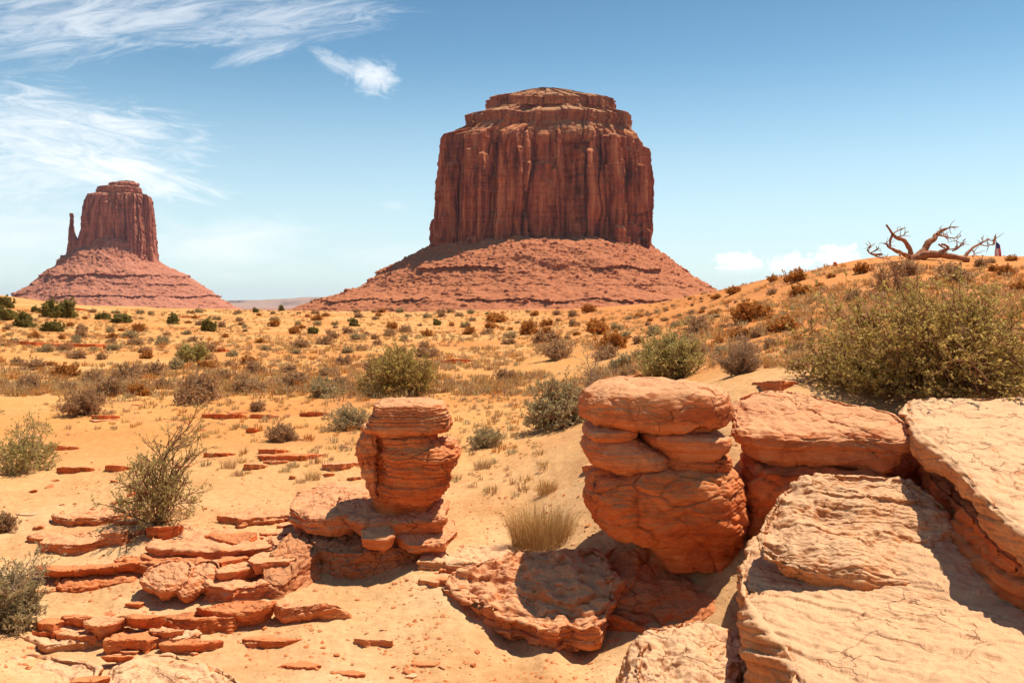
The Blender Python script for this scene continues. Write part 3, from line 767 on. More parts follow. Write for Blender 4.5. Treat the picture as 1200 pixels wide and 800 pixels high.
slab('sandstone_block', 'deep red shaded block wedged under the long capstone', [(866, 556, .83), (930, 553, .83), (1000, 555, .84), (1076, 562, .80), (1100, 505, .95), (980, 490, .98), (866, 500, 1.0)],
     1.3, M_RED, 6, [(0, -.05), (.2, .0), (.6, -.02), (1, .05)], layer=.16, step=.05, lump=.07, crack=.03, cell=.4, N=220)
slab('sandstone_block', 'crumbling red layers under the right hand slab', [(1078, 552, .84), (1120, 590, .82), (1150, 622, .78), (1180, 655, .72), (1320, 720, .65), (1420, 620, .8), (1200, 520, 1.0), (1090, 520, 1.0)],
     .9, M_RED, 7, [(0, -.04), (.15, .0), (.3, .05), (.5, .06), (1, .22)], layer=.09, step=.07, lump=.05, crack=.03, cell=.25, chop=0, N=320, M=140)
slab('capstone', 'long flat capstone with pale top and red broken front edge', [(857, 488, 1.22), (858, 470, 1.33), (872, 459, 1.40), (908, 455, 1.41), (960, 464, 1.37), (1022, 477, 1.30), (1060, 488, 1.25), (1069, 502, 1.20), (1064, 518, 1.11), (1030, 513, 1.12), (992, 510, 1.135), (928, 512, 1.12), (868, 508, 1.13)],
     .285, M_ROCK, 11, [(0, -.04), (.12, .0), (.32, .01), (.42, -.06), (.75, -.07), (1, -.17)], N=460, M=210, edge=.05, layer=.085, step=.022, lump=.03, fine=.005, crack=.014, cell=.6, topk=.3, smooth=1)
slab('rock_slab', 'wide sloping pale slab with red edge at the right border', [(1055, 474, 1.30), (1066, 496, 1.28), (1078, 515, 1.20), (1106, 530, 1.17), (1134, 560, 1.10), (1160, 592, 1.0), (1200, 622, .92), (1300, 700, .78), (1500, 720, .78), (1520, 530, 1.2), (1320, 467, 1.33), (1200, 466, 1.33), (1100, 464, 1.34), (1066, 466, 1.33)],
     .23, M_PALE, 12, [(0, -.05), (.15, .0), (.5, -.01), (.8, -.03), (1, -.14)], N=520, M=240, edge=.05, layer=.08, step=.03, lump=.06, fine=.008, crack=.014, cell=.6, topk=.35, tilt=(.05, .1))

# the balanced stack
silho('boulder', 'smooth rounded boulder on the very top of the balanced stack', [(447, 735, 792), (449, 712, 815), (453, 697, 834), (459, 687, 846), (466, 682, 851), (474, 680, 853), (482, 681, 853), (488, 684, 851), (493, 692, 848), (497, 720, 846), (503, 770, 836)], 7.75, .56, M_ROCK, 21, 3.0, N=380, M=220,
      layer=.16, step=.012, lump=.035, fine=.004, crack=.012, cell=.6, topk=.25)
silho('rock_slab', 'thin flat slab on the left side under the top boulder of the stack', [(496, 700, 736), (499, 686, 743), (506, 683, 742), (511, 690, 734)], 7.68, .42, M_ROCK, 22, 4, N=180, M=90, layer=.05, step=.008, lump=.012, fine=.003, crack=.004)
silho('rock_slab', 'long slab with bright streaked face lowest on the left of the stack neck', [(511, 694, 742), (515, 685, 754), (522, 683, 766), (530, 686, 776), (538, 692, 779), (546, 712, 772)], 7.72, .48, M_ROCK, 23, 3.4, N=280, M=130, layer=.035, step=.012, lump=.018, fine=.004, crack=.008)
silho('wedge_rock', 'wedge shaped slab on the right under the top boulder of the stack', [(500, 756, 800), (504, 747, 836), (508, 748, 847), (514, 752, 849), (522, 763, 848), (530, 772, 842), (536, 782, 822)], 7.74, .49, M_ROCK, 24, 3.4, N=280, M=120, layer=.07, step=.010, lump=.018, fine=.004, crack=.006)
silho('rock_slab', 'thin shaded slab at the right just above the big red block of the stack', [(528, 770, 846), (534, 766, 850), (541, 768, 851), (546, 778, 848)], 7.78, .46, M_RED, 25, 4, N=200, M=80, layer=.05, step=.02, lump=.02)
silho('boulder', 'big red undercut block carrying the balanced stack', [(540, 748, 828), (543, 728, 846), (548, 712, 856), (556, 700, 862), (566, 692, 865), (580, 688, 866), (592, 688, 866), (602, 692, 866), (610, 700, 865), (618, 714, 863), (626, 734, 861), (634, 754, 859), (644, 768, 857), (656, 776, 856)], 7.72, .58, M_RED, 26, 3.0, N=460, M=260,
      layer=.13, step=.035, lump=.045, fine=.006, crack=.022, cell=.36, facet=.02, tilt=(-.08, .1))
slab('boulder', 'big shaded boulder directly beneath the balanced stack', [(712, 636, .12), (760, 632, .14), (862, 640, .10), (878, 690, -.06), (874, 722, -.16), (800, 738, -.22), (760, 736, -.22), (720, 725, -.18), (692, 705, -.10), (690, 666, .04)],
     .5, M_RED, 27, [(0, -.06), (.1, -.01), (.3, .02), (.6, .0), (1, -.06)], N=380, M=200, edge=.12, layer=.2, step=.03, lump=.07, fine=.006, crack=.022, cell=.5, facet=.02, topk=.5)
slab('sandstone_ledge', 'broad ledge of layered rock running left from under the balanced stack', [(520, 676, -.03), (548, 660, .045), (600, 650, .10), (660, 642, .145), (708, 638, .16), (722, 690, .0), (712, 720, -.11), (690, 734, -.15), (664, 730, -.14), (650, 738, -.165), (622, 728, -.135), (606, 718, -.115), (590, 722, -.13), (566, 706, -.09), (548, 704, -.09), (534, 690, -.06)],
     .26, M_ROCK, 28, [(0, -.015), (.12, .0), (.35, -.015), (.45, -.05), (.6, -.03), (1, -.09)], N=420, M=200, edge=.03, layer=.05, step=.045, lump=.06, fine=.008, crack=.022, cell=.62, topk=.55, smooth=1, facet=.02)
slab('earth_bank', 'low bank of red earth and rubble in the shade under the gully ledge', [(540, 690, -.16), (590, 668, -.10), (700, 650, -.05), (770, 690, -.12), (756, 730, -.24), (700, 730, -.27), (640, 726, -.26), (590, 714, -.22)],
     .5, M_BANK, 29, [(0, -.05), (.3, .02), (1, .16)], layer=.06, step=.03, lump=.05, crack=.03, cell=.18, facet=.02, N=300, M=140, cat='bank')
slab('boulder', 'pale sunlit boulder at the bottom edge below the stack', [(736, 764, -.03), (750, 740, -.01), (775, 726, .01), (830, 722, .02), (862, 734, .0), (878, 760, -.04), (892, 800, -.08), (880, 840, -.1), (840, 850, -.1), (770, 846, -.1), (735, 800, -.08)],
     .5, M_PALE, 30, [(0, -.08), (.1, -.01), (.4, .02), (1, -.05)], N=380, M=200, edge=.08, dome=.03, layer=.08, step=.02, lump=.06, fine=.010, crack=.012, cell=.3, topk=.5)

# broken plates to the left of the shaded boulders
def broken(px, py, w, hgt, z, th, seed, label, name='rock_slab', mat=None, group=None, **k):
    """jagged plate: centre pixel and pixel size of its top face, its height above the plain (None: let into the ground)"""
    rs = np.random.RandomState(seed); n = rs.randint(5, 8)
    lift = k.pop('lift', .5); out = k.pop('proud', None)
    if z is None:
        g = ground_at([px], [py])[0]
    else: g = pxz(px, py, z)
    Y = g[1]; hw = w / F * Y / 2
    hd = min(hgt / 2 * Y * Y / (F * max(H - g[2], .3)), hw * 1.3); hd = max(hd, hw * .28)
    a = np.sort((np.arange(n) + rs.uniform(-.36, .36, n)) / n * 2 * math.pi)
    rr = rs.uniform(.78, 1.15, n)
    c = np.stack([rr * np.cos(a) * hw, rr * np.sin(a) * hd], 1)
    # break the straight edges
    for it in range(3):
        q = np.roll(c, -1, 0); m = (c + q) / 2; L = np.linalg.norm(q - c, axis=1)
        m = m + (rs.normal(size=(len(c), 2)) * .11 * L[:, None]); c = np.stack([c, m], 1).reshape(-1, 2)
    pts = []
    pr = out if out is not None else th * lift
    tx = rs.uniform(-.12, .12) * min(pr, .1)
    for x, y in c:
        X, Yy = g[0] + x, g[1] + y
        if z is None: zz = gz(X, Yy) * .4 + gz(*g[:2]) * .6 + pr * (.45 - .55 * y / hd) + tx * x / hw
        else: zz = z - .018 * y / hd + tx * x / hw
        pts.append(np.array([X, Yy, zz]))
    d = dict(layer=max(.022, th * .3), step=.016, lump=.022, fine=.003, crack=.012, cell=.3, topk=.3, smooth=0, N=190, M=86, edge=.008)
    d.update(k)
    return slab(name, label, None, th + (pr if z is None else 0), mat or M_ROCK, seed, [(0, -.002), (.1, .0), (.5, -.008), (1, -.03)], group=group, world=pts, **d)
broken(518, 680, 50, 14, None, .08, 31, 'thin plate jutting out furthest left of the broken ledge in the gully')
broken(556, 676, 50, 26, None, .12, 32, 'small red knob of rock on the broken ledge in the gully', mat=M_RED, proud=.10)
broken(548, 696, 60, 20, None, .12, 33, 'stepped chunk in front of the red knob on the broken ledge', proud=.06)
broken(592, 708, 66, 34, None, .14, 34, 'chunky stone between the red knob and the shaded boulder', mat=M_RED, proud=.09)
broken(612, 728, 70, 22, None, .12, 35, 'low plate under the left shaded boulder', mat=M_ROCK, proud=.05)

# flat stones behind the stack
broken(762, 441, 84, 8, None, .16, 36, 'flat dark red slab lying behind the top of the stack', mat=M_RED, lift=.9)
broken(905, 452, 60, 10, None, .14, 37, 'low red slab just behind the long capstone', mat=M_ROCK, lift=.8)
broken(538, 424, 42, 6, None, .35, 38, 'isolated dark red rock on open sand in the middle distance', mat=M_RED, lift=.5, N=90, M=46)
broken(700, 543, 34, 9, None, .06, 39, 'small brown plate in the sand left of the stack', lift=.8, N=90, M=46)

# ------------------------------------------------------------------ the hoodoo
YH = 8.3
kw = dict(lump=.018, fine=.006, crack=.008, cell=.3)
silho('capstone', 'layered cap of the small red hoodoo', [(470, 447, 506), (472, 440, 519), (476, 437, 524), (482, 437, 525), (488, 435, 526), (494, 431, 527), (499, 428, 524), (504, 436, 516), (508, 446, 508)], YH, .36, M_ROCK, 41, 3.6, N=340, M=190, layer=.038, step=.046, **kw)
silho('stone', 'small knob sticking out right of the hoodoo cap', [(486, 512, 524), (490, 508, 529), (497, 508, 529), (503, 512, 526)], YH + .05, .16, M_ROCK, 42, 3, N=90, M=60, layer=.04, step=.02, lump=.02, crack=0)
silho('rock_column', 'narrow block standing at the left of the hoodoo', [(503, 430, 443), (508, 425, 445), (520, 422, 445), (534, 423, 444), (548, 425, 444), (556, 429, 444), (566, 433, 444), (580, 437, 444)], YH - .02, .26, M_ROCK, 43, 4, N=160, M=110, layer=.07, step=.025, lump=.02, crack=.012, cell=.3)
silho('boulder', 'bulging red block in the waist of the hoodoo', [(507, 452, 508), (513, 451, 512), (519, 452, 524), (525, 451, 533), (531, 450, 537), (538, 450, 536), (546, 450, 532), (555, 450, 528), (563, 450, 526), (571, 450, 521), (579, 452, 515), (585, 458, 508)], YH, .40, M_RED, 44, 3.0, N=360, M=200, layer=.042, step=.046, facet=.02, **kw)
silho('stone', 'stub of rock jutting right from the waist of the hoodoo', [(515, 515, 530), (519, 512, 536), (527, 514, 537), (534, 518, 533)], YH + .1, .18, M_ROCK, 45, 3, N=90, M=60, layer=.04, step=.025, lump=.02, crack=0)
silho('rock_neck', 'short shaded neck under the waist of the hoodoo', [(508, 436, 508), (530, 436, 512), (560, 440, 508), (572, 440, 508), (584, 440, 508), (596, 438, 510), (606, 432, 514), (620, 425, 518)], YH + .10, .32, M_RED, 46, 3.4, N=220, M=110, layer=.08, step=.05, lump=.03, crack=.02, cell=.25)
slab('rock_slab', 'cracked ledge plate at the left foot of the hoodoo', [(338, 594, .34), (348, 576, .37), (385, 564, .41), (436, 566, .42), (436, 598, .36), (398, 606, .335), (362, 607, .315)], .17, M_ROCK, 47,
     [(0, -.02), (.2, 0), (.5, -.03), (.62, .0), (1, -.08)], N=300, M=140, layer=.05, step=.04, lump=.03, crack=.015, cell=.25, topk=.5, smooth=0, edge=.015)
slab('rock_slab', 'shaded plate in front of the hoodoo neck', [(393, 598, .36), (400, 580, .42), (470, 576, .43), (526, 584, .40), (520, 606, .33), (462, 612, .315), (420, 612, .31)], .15, M_ROCK, 48,
     [(0, -.02), (.2, 0), (.6, -.03), (1, -.08)], N=280, M=130, layer=.045, step=.035, lump=.03, crack=.015, cell=.25, topk=.5, smooth=0, edge=.015)
slab('sandstone_block', 'tongue shaped block hanging over the front of the hoodoo base', [(424, 602, .325), (460, 600, .33), (462, 627, .25), (452, 631, .235), (424, 629, .24)], .13, M_ROCK, 49, N=160, M=80, layer=.05, step=.02, lump=.02, crack=.01, smooth=0, edge=.015)
slab('rock_slab', 'low crumbling plate at the right foot of the hoodoo', [(460, 626, .20), (490, 612, .24), (530, 606, .24), (536, 622, .19), (520, 636, .14), (480, 638, .14)], .10, M_ROCK, 50, N=200, M=90, layer=.03, step=.03, lump=.03, crack=.015, cell=.2, smooth=0, edge=.015)
slab('earth_bank', 'steep red earth pedestal carrying the hoodoo', [(350, 616, .16), (395, 600, .22), (480, 596, .24), (505, 612, .2), (478, 636, .12), (440, 646, .09), (395, 648, .08), (362, 640, .1)], .55, M_BANK, 51,
     [(0, -.02), (.3, .03), (.7, .14), (1, .30)], N=320, M=160, layer=.05, step=.03, lump=.05, crack=.02, cell=.15, facet=.02, cat='bank')
slab('earth_bank', 'gravelly slope of red earth left of the hoodoo base', [(300, 668, .05), (330, 630, .14), (352, 614, .17), (380, 640, .10), (350, 668, .02), (325, 690, -.05)], .4, M_BANK, 52,
     [(0, -.03), (.3, .03), (1, .25)], N=220, M=110, layer=.05, step=.02, lump=.04, crack=.02, cell=.12, facet=.02, cat='bank')

# ------------------------------------------------------------------ the ledges on the left
slab('rock_slab', 'long overhanging ledge with a red front edge on the left', [(36, 660, .02), (50, 650, .045), (90, 644, .06), (140, 642, .07), (166, 646, .07), (166, 656, .045), (135, 662, .025), (95, 667, .01), (55, 668, .005)], .11, M_RED, 61,
     [(0, -.01), (.2, 0), (.5, -.03), (1, -.14)], N=300, M=130, layer=.05, step=.025, lump=.03, crack=.012, topk=.4, embed=True, smooth=1)
slab('rock_slab', 'recessed dark layer under the long overhanging ledge', [(62, 676, -.07), (90, 664, -.05), (165, 660, -.05), (168, 676, -.08), (120, 684, -.095), (70, 690, -.10)], .25, M_RED, 62, N=220, M=90, layer=.05, step=.04, lump=.03, crack=.02, cell=.2, smooth=1)
broken(55, 690, 40, 12, -.13, .05, 63, 'low red plate poking out left under the overhanging ledge', mat=M_RED)
slab('boulder', 'flat tilted boulder resting on sand below the left ledges', [(163, 676, -.0), (174, 662, .06), (196, 655, .085), (222, 655, .09), (230, 664, .06), (218, 682, .0), (192, 692, -.04), (174, 686, -.03)], .11, M_ROCK, 64, [(0, -.02), (.25, 0), (.6, -.02), (1, -.10)], N=240, M=110, layer=.04, step=.02, lump=.035, crack=.015, smooth=1)
slab('boulder', 'split slab leaning against the flat tilted boulder', [(218, 668, .05), (230, 656, .08), (256, 655, .08), (261, 668, .04), (238, 686, -.04), (212, 697, -.07), (206, 690, -.05)], .12, M_ROCK, 65, [(0, -.02), (.25, 0), (.6, -.02), (1, -.10)], N=220, M=110, layer=.03, step=.03, lump=.03, crack=.015, tilt=(.5, .3), smooth=1)
slab('rock_slab', 'curved slab with a dark red broken front above the tilted boulder', [(210, 622, .11), (236, 611, .14), (298, 608, .15), (301, 624, .12), (286, 637, .07), (262, 633, .08), (236, 624, .10)], .15, M_RED, 66, [(0, -.015), (.2, 0), (.6, -.01), (1, -.06)], N=240, M=110, layer=.06, step=.02, lump=.03, crack=.012, embed=True, smooth=1)
broken(146, 628, 46, 20, None, .13, 67, 'rough knobbly boulder left of the bush foot', name='boulder', lift=.8, lump=.05, fine=.012)
broken(196, 623, 40, 20, None, .13, 68, 'square red block right under the leafy bush', mat=M_RED, lift=.9)
broken(150, 611, 40, 9, None, .08, 69, 'brown plate just left of the leafy bush')
slab('rock_slab', 'long low step of red slabs behind the tilted boulder', [(162, 648, .05), (182, 638, .08), (236, 634, .085), (268, 641, .06), (262, 653, .03), (220, 651, .035), (180, 656, .02)], .11, M_RED, 70, N=260, M=100, layer=.035, step=.03, lump=.03, crack=.015, cell=.2, embed=True, smooth=1)
broken(275, 663, 52, 20, .03, .10, 71, 'angular slab between the tilted boulder and the hoodoo slope')
broken(270, 655, 48, 12, .055, .08, 72, 'flat red plate on the step right of the split slab', mat=M_RED)
broken(322, 652, 58, 40, .07, .10, 73, 'sloping slab on the gravel just left of the hoodoo base')
slab('rock_slab', 'large layered slab with a dark front below the gravel slope', [(226, 708, -.06), (238, 697, -.02), (270, 686, .02), (318, 686, .03), (324, 700, -.01), (312, 712, -.045), (280, 717, -.065), (245, 716, -.07)], .12, M_RED, 74, [(0, -.015), (.25, 0), (.6, -.02), (1, -.12)], N=280, M=120, layer=.03, step=.03, lump=.03, crack=.015, tilt=(.1, .2), embed=True, smooth=1)
slab('rock_slab', 'recessed dark base under the large layered slab', [(228, 724, -.13), (250, 704, -.1), (320, 700, -.1), (318, 720, -.13), (270, 730, -.15)], .2, M_RED, 75, N=180, M=80, layer=.05, step=.03, lump=.03)
slab('boulder', 'wedge of pale topped rock half buried in sand below the hoodoo', [(320, 702, -.02), (332, 688, .02), (368, 676, .05), (404, 684, .03), (418, 694, -.02), (392, 704, -.05), (350, 711, -.06), (326, 712, -.06)], .14, M_ROCK, 76, [(0, -.02), (.25, 0), (.6, -.01), (1, -.06)], N=260, M=110, layer=.045, step=.02, lump=.03, crack=.012, embed=True, smooth=1)
for i, (px, py, w, h, mt, lab) in enumerate([(262, 634, 180, 46, M_ROCK, 'wide sandy rock shelf running from the leafy bush to the hoodoo'), (300, 676, 110, 50, M_ROCK, 'cracked shelf of layered rock at the foot of the gravel slope'), (98, 632, 120, 24, M_ROCK, 'sand covered shelf behind the long overhanging ledge'),
        (96, 736, 130, 26, M_PALE, 'pale shelf under the left half of the low red ledge'), (196, 744, 150, 30, M_PALE, 'pale shelf under the right half of the low red ledge'), (390, 588, 110, 36, M_ROCK, 'broad shelf of rock behind the left foot of the hoodoo'), (540, 650, 110, 30, M_PALE, 'thin crusty shelf at the upper edge of the gully ledge'),
        (215, 657, 150, 30, M_RED, 'stepped red shelf under the tilted boulder'), (334, 640, 70, 50, M_ROCK, 'steep shelf of rock between the curved slab and the hoodoo plate'), (120, 606, 120, 20, M_ROCK, 'upper shelf of rock left of the leafy bush foot'),
        (256, 724, 120, 24, M_RED, 'shelf under the large layered slab'), (70, 752, 120, 16, M_PALE, 'lowest pale shelf beside the sage bush'), (300, 606, 110, 20, M_ROCK, 'upper shelf of rock right of the leafy bush foot')]):
    broken(px, py, w, h, None, .22, 140 + i, lab, mat=mt, proud=(.10, .10, .07, .07, .07, .08, .06, .10, .12, .08, .09, .05, .08)[i], N=300, M=150, layer=.022, step=.03, topk=.7, lump=.05)
low = [(62, 726, 36, 12, -.10, .07, 'leftmost upper block of the low red ledge'), (93, 722, 34, 8, -.085, .05, 'second block from the left on the low red ledge'), (126, 726, 40, 14, -.085, .06, 'sandy topped plate in the middle of the low red ledge'),
       (166, 721, 46, 9, -.07, .06, 'arched red plate above the right half of the low ledge'), (62, 738, 38, 9, -.15, .07, 'lower left block of the low red ledge'), (98, 741, 50, 11, -.15, .07, 'longest lower block of the low red ledge'),
       (160, 746, 70, 14, -.15, .09, 'broad brown block on the lower right of the low ledge'), (222, 752, 66, 10, -.17, .06, 'row of thin plates ending the low ledge on the right'), (196, 738, 40, 8, -.13, .05, 'small plate above the thin plates of the low ledge')]
for i, (px, py, w, h, z, th, lab) in enumerate(low):
    broken(px, py, w * 1.16, h * 1.25, z, th * 1.35, 80 + i, lab, mat=(M_RED, M_RED, M_ROCK)[i % 3], N=230, M=100, fine=.006, lump=.04)
broken(316, 752, 74, 12, None, .07, 91, 'lens shaped red slab alone on the gully sand', mat=M_RED, lift=.75)
broken(440, 752, 50, 12, None, .07, 92, 'broken brown block on the sand near the bottom centre', lift=.8)
broken(498, 778, 44, 8, None, .035, 93, 'thin curved sliver of rock on the bottom centre sand', mat=M_RED)
broken(352, 779, 44, 9, None, .03, 94, 'thin red flake at the bottom left of the centre sand', mat=M_RED)
broken(408, 788, 40, 9, None, .03, 95, 'little brown flake at the bottom edge right of the thin red flake', mat=M_RED)
broken(482, 791, 18, 9, None, .03, 96, 'small white stone on the sand at the bottom edge', name='stone', mat=M_PALE, N=60, M=36)
broken(34, 602, 30, 5, None, .03, 97, 'small white flat stone on the sand at the far left', name='stone', mat=M_PALE, N=60, M=36)
slab('bedrock_slab', 'flat cream bedrock in the bottom left corner', [(-120, 790, -.2), (-60, 766, -.19), (30, 763, -.18), (80, 768, -.18), (120, 774, -.18), (112, 800, -.2), (60, 850, -.24), (-120, 880, -.25)], .16, M_PALE, 98, N=320, M=170, layer=.03, step=.02, lump=.05, crack=.012, cell=.5, topk=.6, tilt=(.1, .12), smooth=1)
slab('bedrock_slab', 'flat cream bedrock beside the corner one at the bottom left', [(118, 790, -.205), (150, 766, -.19), (215, 764, -.195), (265, 782, -.22), (300, 810, -.25), (260, 860, -.28), (150, 860, -.26), (110, 820, -.24)], .16, M_PALE, 99, N=320, M=170, layer=.03, step=.02, lump=.05, crack=.012, cell=.5, topk=.6, tilt=(-.1, .1), smooth=1)
broken(140, 768, 40, 8, -.165, .04, 100, 'small red edged flake on the bottom left bedrock', mat=M_RED)
broken(104, 795, 44, 16, -.17, .06, 101, 'red broken corner of rock at the bottom left edge', mat=M_RED)

# low ledges farther out on the sand
mid = [(336, 536, 76, 12, .16, 'long flat red ledge on the sand left of the hoodoo', M_RED), (402, 545, 46, 16, .16, 'pale topped slab right of the long flat ledge', M_ROCK), (320, 530, 40, 7, .10, 'thin plate behind the long flat ledge', M_RED), (300, 548, 30, 6, .06, 'small low plate at the left end of the long flat ledge', M_ROCK),
       (88, 552, 50, 5, .09, 'thin red ledge strip right of the wispy left bush', M_RED), (138, 550, 30, 5, .10, 'short red ledge strip below the second strip', M_RED), (126, 490, 36, 5, .20, 'dark red ledge strip behind the leafy bush on its left', M_RED), (262, 489, 50, 5, .20, 'dark red ledge strip behind the leafy bush on its right', M_RED),
       (308, 489, 28, 5, .20, 'short red ledge strip in the sand near the first rusty bush', M_RED), (370, 487, 36, 3, .14, 'faint thin red strip left of the pale grass clump', M_RED), (255, 534, 36, 8, .12, 'little red ledge right of the leafy bush', M_RED), (296, 506, 14, 4, .10, 'small dark stone on open sand', M_RED),
       (66, 526, 60, 5, .07, 'pale thin ledge on the sand at the far left', M_ROCK), (40, 403, 60, 3, .55, 'left part of the long dark red scar in the plain', M_RED), (95, 405, 74, 4, .6, 'right part of the long dark red scar in the plain', M_RED), (130, 408, 30, 2, .4, 'tail end of the long dark red scar in the plain', M_RED),
       (262, 412, 22, 2, .35, 'small red outcrop in the left plain', M_RED), (225, 372, 26, 2, 1.0, 'red outcrop near the far edge of the left plain', M_RED), (92, 363, 24, 2, 1.0, 'red outcrop by the dark bushes at the far edge', M_RED)]
for i, (px, py, w, h, th, lab, mt) in enumerate(mid):
    broken(px, py, w, h, None, th, 110 + i, lab, mat=mt, proud=min(.045 + .0035 * ground_at([px], [py])[0][1], .28), N=130, M=56, crack=.02)
_rs = np.random.RandomState(77)
for i, (x0, y0, x1, y1, lo, hi, lab, grp) in enumerate(
        [(135, 600, 345, 640, 14, 34, 'small broken plate among the upper left ledges', 'broken plates among the upper left ledges')] * 16 + [(250, 640, 345, 690, 12, 30, 'broken plate on the gravelly slope left of the hoodoo', 'broken plates on the slope left of the hoodoo')] * 14 +
        [(110, 705, 330, 770, 12, 30, 'thin plate scrap around the low red ledge', 'plate scraps around the low red ledge')] * 12 + [(500, 650, 620, 700, 12, 30, 'broken chunk on the ledge left of the shaded boulders', 'broken chunks on the gully ledge')] * 12 +
        [(345, 555, 425, 590, 12, 28, 'cracked plate behind the left foot of the hoodoo', 'cracked plates behind the hoodoo foot')] * 8 + [(20, 470, 420, 560, 12, 30, 'thin red plate showing through the left sand', 'thin plates in the left sand')] * 10):
    w_ = _rs.uniform(lo, hi)
    broken(_rs.uniform(x0, x1), _rs.uniform(y0, y1), w_, w_ * _rs.uniform(.25, .55), None, _rs.uniform(.03, .07), 400 + i, lab, mat=M_RED if _rs.rand() < .55 else M_ROCK, group=grp, proud=_rs.uniform(.015, .05), N=70, M=40)
g_ = ground_at([978], [312.5])[0]
if not np.isnan(g_[0]):
    Yr = g_[1]
    silho('stone', 'dark red stone standing upright on the dune ridge', [(307.5, 977.5, 979.5), (309, 977, 980.3), (311, 977.5, 980.3), (314, 978, 980.5), (318, 978, 982)], Yr, .1, M_RED, 131, 3, N=50, M=40, layer=.1, step=.02, lump=.03, crack=0)

# ------------------------------------------------------------------ plants
def tubes(lines, sides=4):
    """lines: list of (points (k,3), radii (k,)) -> verts, quads"""
    V, Q = [], []; base = 0
    ang = np.arange(sides) / sides * 2 * math.pi
    for P, r in lines:
        P = np.asarray(P, float); k = len(P)
        t = np.empty_like(P); t[1:-1] = P[2:] - P[:-2]; t[0] = P[1] - P[0]; t[-1] = P[-1] - P[-2]
        t /= np.maximum(np.linalg.norm(t, axis=1), 1e-9)[:, None]
        ref = np.where(np.abs(t[:, 2:3]) < .9, [[0, 0, 1.]], [[1., 0, 0]])
        a = np.cross(t, ref); a /= np.maximum(np.linalg.norm(a, axis=1), 1e-9)[:, None]; b = np.cross(t, a)
        ring = P[:, None] + np.asarray(r)[:, None, None] * (a[:, None] * np.cos(ang)[None, :, None] + b[:, None] * np.sin(ang)[None, :, None])
        V.append(ring.reshape(-1, 3))
        i = np.arange(k * sides).reshape(k, sides)
        Q.append(np.stack([i[:-1], i[1:], np.roll(i, -1, 1)[1:], np.roll(i, -1, 1)[:-1]], -1).reshape(-1, 4) + base)
        base += k * sides
    return np.concatenate(V), np.concatenate(Q)

def leaves(pts, dirs, size, rs, lng=2.2, up=.3):
    """diamond leaves at pts, length size*lng"""
    n = len(pts)
    d = dirs + rs.normal(size=(n, 3)) * .8; d[:, 2] += up; d /= np.linalg.norm(d, axis=1)[:, None]
    s = np.cross(d, rs.normal(size=(n, 3))); s /= np.maximum(np.linalg.norm(s, axis=1), 1e-6)[:, None]
    L = size * rs.uniform(.6, 1.3, n)[:, None]
    nn = np.cross(d, s)
    V = np.stack([pts, pts + d * L * lng * .5 + s * L * .5 + nn * L * .12, pts + d * L * lng, pts + d * L * lng * .5 - s * L * .5 + nn * L * .12], 1).reshape(-1, 3)
    Q = np.arange(n * 4).reshape(n, 4)
    return V, Q

def shrub_geo(seed, w, h, stems=40, kids=6, kids2=4, leaf_n=10, leaf=.02, r0=.012, spread=1.0, wig=.25, upb=.12, dome=True, leaf_lng=2.2, bare=0.0, clump=.0, thin=.004, low=.0):
    """shrub: stems fan out of the root, fork twice and carry leaves; dome shaped crown w wide, h high"""
    rs = np.random.RandomState(seed); lines = []; LP = []; LD = []
    def grow(p, d, L, r, lev):
        k = (6, 5, 4)[lev]
        P = [p]; 
        for i in range(k):
            d = d + rs.normal(size=3) * wig * (1, 1.2, 1.3)[lev]; d[2] += upb * (1.0, .6, .3)[lev]
            d = d / np.linalg.norm(d); p = p + d * L / k
            if p[2] < .01: p = np.array([p[0], p[1], .01]); d[2] = abs(d[2])
            P.append(p)
        P = np.array(P); rad = np.linspace(r, r * (.45 if lev < 2 else .3), k + 1)
        lines.append((P, rad))
        if lev < 2:
            for _ in range(kids if lev == 0 else kids2):
                t = rs.uniform(.28 if lev == 0 else .15, 1.0); i = min(int(t * k), k - 1); q = P[i] + (P[i + 1] - P[i]) * (t * k - i)
                dd = (P[i + 1] - P[i]); dd = dd / np.linalg.norm(dd) + rs.normal(size=3) * .65; dd /= np.linalg.norm(dd)
                grow(q, dd, L * rs.uniform(.3, .55), max(r * .55, thin * .6), lev + 1)
        if lev >= 1 and leaf_n:
            n = rs.poisson(leaf_n if lev == 2 else leaf_n * .4)
            if rs.rand() < bare: n = 0
            t = rs.uniform(.1, 1.0, n); f = t * k; i = np.minimum(f.astype(int), k - 1)
            LP.append(P[i] + (P[i + 1] - P[i]) * (f - i)[:, None]); LD.append(P[i + 1] - P[i])
    for s in range(stems):
        a = rs.uniform(0, 2 * math.pi); el = math.acos(rs.uniform(.0 if low == 0 else -.05, 1)) * spread
        d = np.array([math.cos(a) * math.sin(el), math.sin(a) * math.sin(el), math.cos(el) + .05])
        # length to the dome surface
        rad = 1 / math.sqrt((math.sin(el) / (w / 2)) ** 2 + (math.cos(el) / h) ** 2)
        L = rad * rs.uniform(.62, .92)
        off = np.array([math.cos(a), math.sin(a), 0]) * w * .06 * rs.rand()
        grow(off, d / np.linalg.norm(d), L, r0 * rs.uniform(.6, 1.2), 0)
    tv, tq = tubes(lines, 3 if w < 1.2 else 4)
    if LP and sum(map(len, LP)):
        P = np.concatenate(LP); D = np.concatenate(LD); D = D / np.maximum(np.linalg.norm(D, axis=1), 1e-9)[:, None]
        lv, lq = leaves(P, D, leaf, rs, leaf_lng)
    else: lv, lq = np.zeros((0, 3)), np.zeros((0, 4), int)
    return tv, tq, lv, lq

